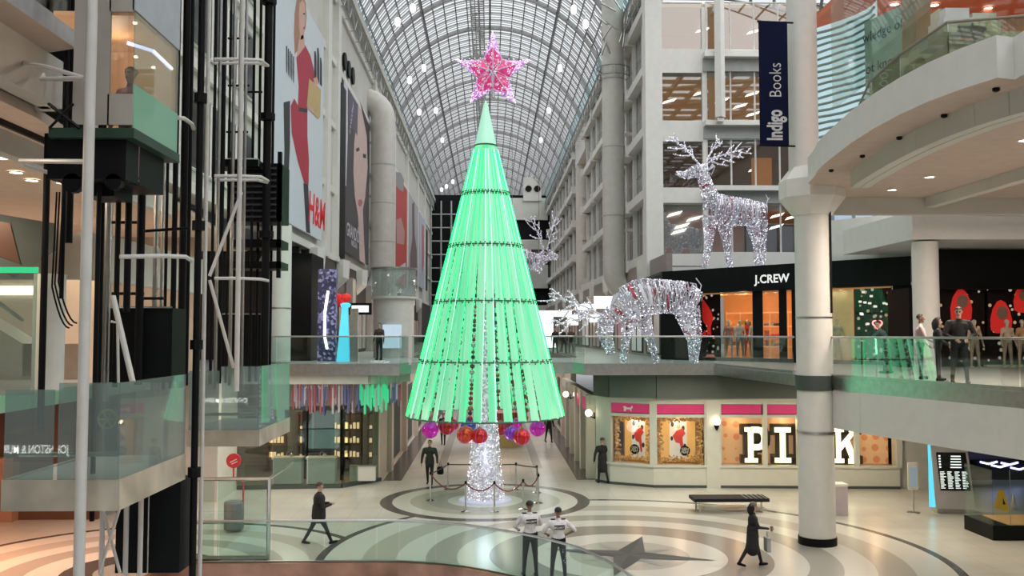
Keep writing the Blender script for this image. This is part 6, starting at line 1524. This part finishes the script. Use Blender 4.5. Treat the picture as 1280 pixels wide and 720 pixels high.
# small red bow over the walkway
o = MB().use(mat('bow_red', ())).ball((-.2, 0, 0), .25, 8, 6, (1, .5, .8)).ball((.2, 0, 0), .25, 8, 6, (1, .5, .8)).ball((0, 0, -.25), .18, 8, 6, (1, .5, 1.2)).build('red_bow', loc=vy(427, 372, 42)); tag(o, 'red bow decoration above the blue pylon', 'decoration')
# ------------------------------------------------------------------ storeys at far left
b = MB(); b.prism([(-5.8, 2), (-5.8, 12.85), (-7.6, 13.6), (-30, 13.6), (-30, 2)], 9.9, 10.16, M_lvl, M_steel, M_soff); struct(b.build('ceiling.005'))
rail('glass_balustrade', 'glass guard on the topmost slab at the upper left corner', [(-5.9, 6), (-5.9, 12.8)], 10.16, 1.2, 2, None, base=False)
b = MB().use(M_offw); b.slab((-6.42, 6), (-6.42, 13.5), .3, 9.2, 9.9); b.slab((-6.42, 13.5), (-9, 13.5), .3, 9.2, 9.9); b.slab((-7.6, 6), (-7.6, 22), .25, 8.7, 9.2); struct(b.build('trim_18'))
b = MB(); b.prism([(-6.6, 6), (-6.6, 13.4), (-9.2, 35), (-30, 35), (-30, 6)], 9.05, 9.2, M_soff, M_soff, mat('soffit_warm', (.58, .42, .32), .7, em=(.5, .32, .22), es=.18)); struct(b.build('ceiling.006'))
b = MB().use(M_black); b.slab((-7.15, 6), (-7.15, 16), .06, 8.96, 9.05); struct(b.build('trim_19'))
for px, py in [(2, 197), (78, 228), (40, 225), (20, 215)]:
    p = gz(px, py, 9.04); downlight(p, 'small downlight in the warm soffit at far left', 'downlights in the far left soffit')
b = MB().use(mat('back_beige', (.50, .42, .34), .6)); b.box((-21, 30, F2), (-9.6, 30.3, 9.05)); b.box((-21, 13, F2), (-20.7, 30, 9.05)); struct(b.build('wall_left.004'))
# white clad edges and the shop in the left
b = MB().use(M_offw); b.slab((-12.2, 22), (-9.4, 22), .4, 7.2, 8.3); b.slab((-9.4, 22), (-9.4, 30), .4, 7.2, 8.3); struct(b.build('trim_20'))
t = thing('wall_picture', 'dark wall band with brown swirling print at far left', 'picture', (-11.9, 20.5, 8.0)); MB().use(speckle('brown_swirl', [(0, (.03, .015, .01)), (.5, (.12, .05, .03)), (.8, (.30, .15, .09))], 1.6, .25, (.1, .05, .03))).add([(0, 0, .6), (1.3, 0, .35), (1.55, 0, -.55), (.1, 0, .0)], [(3, 2, 1, 0)]).build('print', t)
MB().use(M_dark).add([(-.1, .02, .75), (2.3, .02, .35), (2.3, .02, -.25), (1.4, .02, -.85), (-.1, .02, -.1)], [(4, 3, 2, 1, 0)]).build('backing', t)
t = thing('escalator', 'escalator with pale glass side sloping down at far left', 'escalator', (-11.9, 20.0, 6.6))
MB().use(mat('esc_panel', (.50, .42, .36), .5)).add([(-1, 0, .9), (1.9, 0, -.9), (1.9, 0, -1.6), (-1, 0, -.6), (-1, .8, .9), (1.9, .8, -.9), (1.9, .8, -1.6), (-1, .8, -.6)], [(3,2,1,0),(4,5,6,7),(0,1,5,4),(2,3,7,6)]).build('truss', t)
MB().use(M_steel).tube([(-1, -.02, 1.5), (.1, -.02, .9), (1.9, -.02, -.4)], .04, 6).build('handrail', t); MB().use(G_clear).add([(-1, 0, 1.45), (.1, 0, .85), (1.9, 0, -.45), (1.9, 0, -.9), (-1, 0, .9)], [(0,1,2,3,4)]).build('glass_side', t)
t = thing('glass_screen', 'green edged glass screen in front of the lit shop at far left', 'screen', (-10.9, 18.5, F2))
MB().use(emi('green_edge', (.05, .8, .35), .5)).box((-1, 0, 2.42), (1.9, .05, 2.54)).build('green_rail', t); MB().use(G_green).slab((-1, 0), (1.9, 0), .02, 0, 2.42).build('glass_panel', t)
b = MB().use(M_offw); b.box((-.0, 0, 0), (.0, 0, 0))
t = thing('boutique', 'brightly lit beige shop with a long ceiling light at far left', 'shop', (-14, 26, F2))
MB().use(mat('shop_beige_lit', (.6, .48, .36), .5, em=(.75, .55, .38), es=.4)).box((-3, 0, 0), (3.3, .2, 2.9)).build('back_wall', t)
MB().use(emi('long_light', (1, .9, .75), 4)).box((-1.2, -.1, 2.3), (1.6, 0, 2.55)).build('ceiling_lamp', t)
MB().use(mat('shop_shelf_low', (.6, .5, .42), .5)).box((-3, -1, 0), (3, -.6, .95)).build('counter', t)
b = MB().use(mat('flowers_red', (.5, .12, .12), .7)); random.seed(8)
for k in range(40): b.ball((.5+random.gauss(0, .2), -.8+random.gauss(0, .08), 1.2+random.gauss(0, .15)), .06, 6, 4)
b.use(M_white).lathe([(.12, .95), (.16, 1.1)], (.5, -.8, 0), 10); b.build('flower_arrangement', t)
column('grey white boxed column left of the thick white pole', -9.55, 20.2, 4.7, 7.2, .32, foot=False)
# seated person far left and bench
o = MB().use(M_blackp).box((-.9, -.25, .38), (.9, .25, .46)).box((-.8, -.2, 0), (-.7, .2, .38)).box((.7, -.2, 0), (.8, .2, .38)).build('bench', loc=gz(34, 641)); tag(o, 'low dark bench at far left on the reddish floor', 'bench')
pb_ = gz(14, 640); person('person', 'person in dark clothes sitting on the low bench at far left', (pb_.x, pb_.y-.1, 0), -70, 1.7, ((85, 8, 80), (80, 8, 75)), (((30, 10), (70, 0)), ((30, 10), (70, 0))), 8, top=BLK, voxel=.018)
b = MB().use(mat('dark_shop_left', (.10, .05, .035), .5)); b.box((-26, 30, 0), (-12.5, 30.3, 4.35)); b.use(mat('red_brown_wall', (.28, .15, .10), .6, em=(.3, .12, .06), es=.15)); b.box((-26, 29.6, .0), (-15, 30, 2.0)); struct(b.build('wall_left.005'))
b = MB().use(M_offw); b.box((-12.5, 33, 0), (-9.6, 35.5, 4.35)); struct(b.build('wall_left.006'))
# store sign behind the viewer's left that the landing glass mirrors
t = thing('shop_sign', 'white lit shop sign whose mirrored letters show in the landing glass at left', 'sign', (-7.55, 6.6, 4.03))
MB().use(M_black).box((-.9, -.12, -.22), (.9, -.04, .22)).build('housing', t)
b = MB().use(emi('sign_letters', (1, 1, .95), 9)); text_mb(b, 'J OHNSTON & MURPHY'.replace('J O', 'JO'), (0, 0, -.08), (-1, 0, 0), (0, 0, 1), .20, .001, .0, 'CENTER', 0, .62); b.build('lettering', t)
MB().use(M_black).tube([(0, -.1, .2), (0, -.1, 5.7)], .03, 6).build('hanger', t)
# ------------------------------------------------------------------ ground floor furniture
a, c = gz(873, 641), gz(945, 637)
t = thing('bench', 'long low black topped bench in front of the cream shop', 'bench', (a.x, a.y, 0))
W = 2.35
b = MB().use(mat('bench_black', (.02, .02, .022), .6, spec=.15)).box((-.15, -.1, .36), (W, .75, .47)); b.build('seat', t)
b = MB().use(M_steel); b.box((.05, 0, .10), (W-.1, .65, .14)); b.build('lower_shelf', t)
for x in (.05, W-.25): MB().use(M_steel).tube([(x, 0, 0), (x, 0, .36)], .03, 6).tube([(x, .6, 0), (x, .6, .36)], .03, 6).build('leg', t)
b = MB().use(mat('slat_line', (.25, .25, .25), .4))
for k in range(5): b.box((W-.75+k*.16, -.09, .472), (W-.72+k*.16, .74, .476))
b.build('armrest_line', t)
p = gz(1049, 643); t = thing('waste_bin', 'grey waste bin half hidden by the tall white column', 'bin', p); MB().use(mat('bin_body', (.42, .38, .42), .4)).box((-.3, -.25, 0), (.2, .25, .95)).build('body', t); MB().use(M_white).box((-.3, -.27, .95), (.22, .27, 1.02)).build('lid', t)
p = gz(1142, 641); t = thing('sign_stand', 'slim information sign on a pole left of the directory kiosk', 'sign', p); MB().use(M_steel).lathe([(.2, 0), (.2, .03), (.03, .05)], seg=16).lathe([(.025, .03), (.025, .85)], seg=8).build('stand', t, True)
MB().use(M_offw).box((-.17, -.02, .75), (.17, .02, 1.65)).build('frame', t); MB().use(mat('sign_blue', (.25, .32, .40), .4, em=(.3, .4, .5), es=.3)).box((-.12, -.03, .85), (.13, -.02, 1.5)).build('poster', t)
p = gz(1188, 641); t = thing('directory_kiosk', 'tall grey directory kiosk with lists on its dark screen and blue glowing edge', 'kiosk', p, math.radians(-6))
MB().use(mat('kiosk_grey', (.42, .41, .43), .4)).add([(-.5, -.15, .15), (.75, -.15, .15), (.62, .1, 2.2), (-.55, .1, 2.2), (-.5, .3, .15), (.75, .3, .15), (.62, .3, 2.2), (-.55, .3, 2.2)], [(0,1,2,3),(5,4,7,6),(1,5,6,2),(4,0,3,7),(3,2,6,7)]).build('housing', t)
MB().use(M_steel).box((-.45, -.1, 0), (.7, .3, .15)).build('plinth', t); MB().use(E_blue).add([(-.72, -.12, .2), (-.52, -.14, .2), (-.57, .1, 2.35), (-.64, .1, 2.35)], [(0,1,2,3)]).build('blue_edge', t)
b = MB().use(mat('screen_dark', (.01, .012, .015), .2)).add([(-.35, -.1, .75), (.62, -.1, .75), (.55, .08, 1.98), (-.40, .08, 1.98)], [(0,1,2,3)]); sc2 = b.build('screen', t); sc2.location.y = -.03
b = MB().use(emi('list_text', (.85, .95, .9), 1.0)); random.seed(12)
for i in range(11):
    z = .82 + i*.052; y = -.145 + (z-.75)*.146
    for c_ in range(4): x = -.33 + c_*.235; w_ = random.uniform(.1, .19); b.box((x, y-.012, z), (x+w_, y-.006, z+.022))
o = b.build('directory_list', t); o['kind'] = 'stuff'; b = MB().use(emi('list_text', (), 1))
for i in range(5): z = 1.48 + i*.09; y = -.145 + (z-.75)*.146; b.box((-.34, y-.012, z), (-.28, y-.006, z+.05)); b.box((.02+i*.01, y-.012, z), (.02+.35, y-.006, z+.035))
o = b.build('directory_heading', t); o['kind'] = 'stuff'
# glass case at bottom right and caution sign
p = gz(1232, 672); t = thing('glass_case', 'frameless glass display case on a black plinth at the lower right corner', 'case', (p.x, p.y-.4, 0))
MB().use(M_blackp).box((0, 0, 0), (5, 1.6, .42)).build('plinth', t); MB().use(mat('case_orange', (.6, .28, .12), .5, em=(.7, .3, .1), es=.3)).box((.5, .06, .421), (5, 1.5, .44)).build('deck', t)
MB().use(G_rail).slab((.03, .03), (5, .03), .015, .42, 2.0).build('glass_panel', t); MB().use(G_rail).slab((.03, .03), (.03, 1.55), .015, .42, 2.0).build('glass_panel', t); MB().use(M_steel).tube([(.55, .03, .42), (.55, .03, 2.0)], .01, 4).build('joint', t)
p = gz(1252, 637); t = thing('caution_sign', 'yellow folding caution sign standing behind the glass case', 'sign', p); ye = mat('caution_yellow', (.75, .42, .02), .5, em=(.7, .38, .02), es=.15)
for s_ in (-1, 1): MB().use(ye).add([(-.14, s_*.22, 0), (.14, s_*.22, 0), (.09, s_*.03, .65), (-.09, s_*.03, .65)], [(0,1,2,3)]).build('leaf', t)
MB().use(M_black).add([(-.05, -.17, .2), (.05, -.17, .2), (0, -.1, .42)], [(0,1,2)]).build('warning_mark', t)
p = gz(1267, 636); o = MB().use(M_offw).lathe([(.1, 0), (.02, .5)], seg=10).build('traffic_cone', loc=p); tag(o, 'small pale cone beside the yellow caution sign', 'cone')
# purple lit dark shop at right rear
b = MB().use(mat('rear_dark', (.05, .05, .07), .4, em=(.1, .1, .2), es=.1)); b.box((17.6, 37.4, .7), (30, 37.5, 3.6)); b.use(M_black); b.box((17.6, 37.2, 0), (30, 37.4, .8)); struct(b.build('wall_right.005'))
for i, (px, py) in enumerate([(1236, 579), (1250, 583), (1262, 580), (1274, 586)]):
    o = MB().use(emi('purple_tube', (.5, .5, 1), 3)).tube([(-.35, 0, .05), (0, 0, -.03), (.35, 0, .06)], .04, 6).build('light_tube', loc=vy(px, py, 37.1)); tag(o, 'violet white light tube in the dark shop at far right', 'light', 'violet tubes in the dark right shop')
# shops along the right upper walkway beyond the reindeer
b = MB().use(mat('arcade_wall', (.30, .26, .24), .5)); b.box((8.7, 45, F2), (9, 142, 9.9)); struct(b.build('wall_right.006'))
for i, (y, w_, c) in enumerate([(46.5, 4, (.35,.25,.2)), (52, 4, (.9,.9,.9)), (58, 4, (.5,.12,.15)), (64, 5, (.8,.75,.7)), (72, 5, (.45,.35,.3)), (80, 6, (.9,.85,.8)), (90, 6, (.5,.4,.35)), (100, 8, (.8,.75,.7)), (112, 8, (.5,.4,.3))]):
    window((8.65, y, F2+.2), (8.65, y+w_, 7.4), 2, 1, mat('arcade_lit_%d' % i, (.2, .18, .16), .3, em=c, es=.30, var=.5, scale=1), M_dark)
for i, (px, py, Y, w_, h_) in enumerate([(732, 384, 66, .75, .45), (754, 378, 60, .6, .8), (703, 392, 90, .9, .6), (716, 400, 84, .5, .9), (745, 398, 72, .5, .6)]):
    p = vy(px, py, Y); o = MB().use(emi('arcade_sign', (1, .98, .95), 2.2)).box((-w_, 0, -h_/2), (w_, .12, h_/2)).build('shop_sign', loc=p); tag(o, 'small glowing white shop sign far along the right upper walkway', 'sign', 'glowing signs of the right arcade')
t = thing('light_screen', 'bright white upright screen on the walkway just right of the tree', 'screen', (vy(683, 400, 70).x, 70, F2)); MB().use(emi('bright_screen', (1, 1, 1), 2.2)).box((-.6, 0, .2), (.5, .1, 3.0)).build('panel', t); MB().use(M_steel).box((-.65, .1, 0), (.55, .2, 3.05)).build('housing', t)
for i, (px, py) in enumerate([(741, 371), (725, 376), (1010, 300)][:2]):
    pass
# kiosk on the corridor floor behind the trunk
p = gz(627, 557); t = thing('kiosk_drum', 'low round yellowish kiosk drum in the corridor behind the trunk', 'kiosk', p); MB().use(mat('drum_yellow', (.5, .38, .16), .5)).lathe([(1.1, 0), (1.15, .4), (1.15, .9)], seg=24).build('drum', t, True); MB().use(mat('drum_red', (.3, .06, .05), .5)).lathe([(1.0, .9), (1.0, 1.8)], seg=24).build('upper_drum', t, True)
# ------------------------------------------------------------------ world and lamps
w = bpy.data.worlds.new('overcast_sky'); bpy.context.scene.world = w; w.use_nodes = True
bg = w.node_tree.nodes['Background']; bg.inputs[0].default_value = (.93, .96, 1, 1); bg.inputs[1].default_value = 1.05
def light(kind, name, loc, rot, energy, col=(1, 1, 1), size=1.0, size_y=None, angle=None, spot=None):
    l = bpy.data.lights.new(name, kind); l.energy = energy; l.color = col
    if kind == 'AREA':
        l.size = size
        if size_y: l.shape = 'RECTANGLE'; l.size_y = size_y
    if kind == 'SUN': l.angle = angle
    if kind in ('POINT', 'SPOT'): l.shadow_soft_size = size
    if spot: l.spot_size = spot; l.spot_blend = .8
    o = bpy.data.objects.new(name, l); C.objects.link(o); o.location = loc; o.rotation_euler = rot; return o
light('SUN', 'daylight_fill_sun', (0, 0, 40), (math.radians(8), math.radians(-5), 0), 2.0, (.97, .98, 1), angle=math.radians(110)); light('SUN', 'daylight_fill_sun', (0, -10, 40), (math.radians(50), 0, 0), 2.1, (1, .98, .95), angle=math.radians(100)); light('SUN', 'daylight_fill_sun', (10, 0, 40), (math.radians(15), math.radians(42), 0), 1.9, (.98, .99, 1), angle=math.radians(60))  # wide suns added as fill, the last two for the upright walls
warmc = (1, .80, .60)
for x, y, e in [(7.5, 32.5, 120), (12.5, 32, 160), (12, 27, 160), (15, 22, 160), (-7, 33, 90)]: light('AREA', 'walkway_fill_lamp', (x, y, 4.2), (0, 0, 0), e, (1, .86, .66), 1.2)  # fill lamps added to warm the ground floor, without fixtures
for y in (42, 52, 64, 78, 95): light('AREA', 'corridor_lamp', (0, y, 4.25 if y < 47 else 9), (0, 0, 0), 190 if y < 47 else 260, (1, .84, .72), 2.0)
for x, y, e in [(-13, 24, 520), (-12, 18, 320), (-7.5, 37, 60)]: light('AREA', 'left_hall_lamp', (x, y, 4.2), (0, 0, 0), e, (1, .50, .30), 1.5)
for x, y, e in [(-12, 19, 200), (-9, 12, 200), (-11, 26, 170)]: light('AREA', 'left_soffit_lamp', (x, y, 8.9), (0, 0, 0), e, warmc, 1.2)
for x, y, e in [(12, 16, 460), (12, 23, 430), (17, 20, 300), (16, 26, 120)]: light('AREA', 'right_soffit_lamp', (x, y, 9.6), (0, 0, 0), e, (1, .84, .70), 1.2)
for px in (900, 930, 1050, 1090): p = J(px, 7.6, -1.2); light('POINT', 'shop_spot', p, (0, 0, 0), 35, (1, .6, .3), .15)
for px in (788, 850, 925, 985, 1095): p = S(px, 0, -.45); light('POINT', 'window_spot', (p.x, p.y, 2.5), (0, 0, 0), 14, (1, .7, .4), .1)
light('AREA', 'shop_lamp', (-8, 38, 3.9), (0, 0, 0), 70, warmc, 1.5); light('POINT', 'lift_lamp', (-4.9, 12.0, 9.6), (0, 0, 0), 8, (1, .8, .6), .1)
light('AREA', 'upper_shop_lamp', (12, 21, 15.2), (0, 0, 0), 180, (1, .8, .65), 2); light('AREA', 'walk_lamp', (-8.3, 40, 9.4), (0, 0, 0), 60, warmc, 1.5)
light('AREA', 'walk_lamp', (12, 33.0, 9), (0, 0, 0), 30, warmc, 1.5)
for y in (60, 80, 100): 
    for s_ in (-1, 1): light('AREA', 'arcade_lamp', (6.8*s_, y, 9.4), (0, 0, 0), 120, warmc, 2)
light('POINT', 'tree_inner_glow', (TX, TY, 5.5), (0, 0, 0), 120, (.2, 1, .5), .5); light('POINT', 'trunk_glow', (TX, TY-1.3, 1.6), (0, 0, 0), 25, (.8, .85, 1), .3)
sc = bpy.context.scene
sc.view_settings.view_transform = 'Standard'; sc.view_settings.look = 'None'; sc.view_settings.exposure = 0.0
sc.cycles.max_bounces = 8; sc.cycles.transparent_max_bounces = 24; sc.cycles.diffuse_bounces = 4; sc.cycles.glossy_bounces = 3
sc.cycles.caustics_reflective = False; sc.cycles.caustics_refractive = False; sc.cycles.sample_clamp_indirect = 6
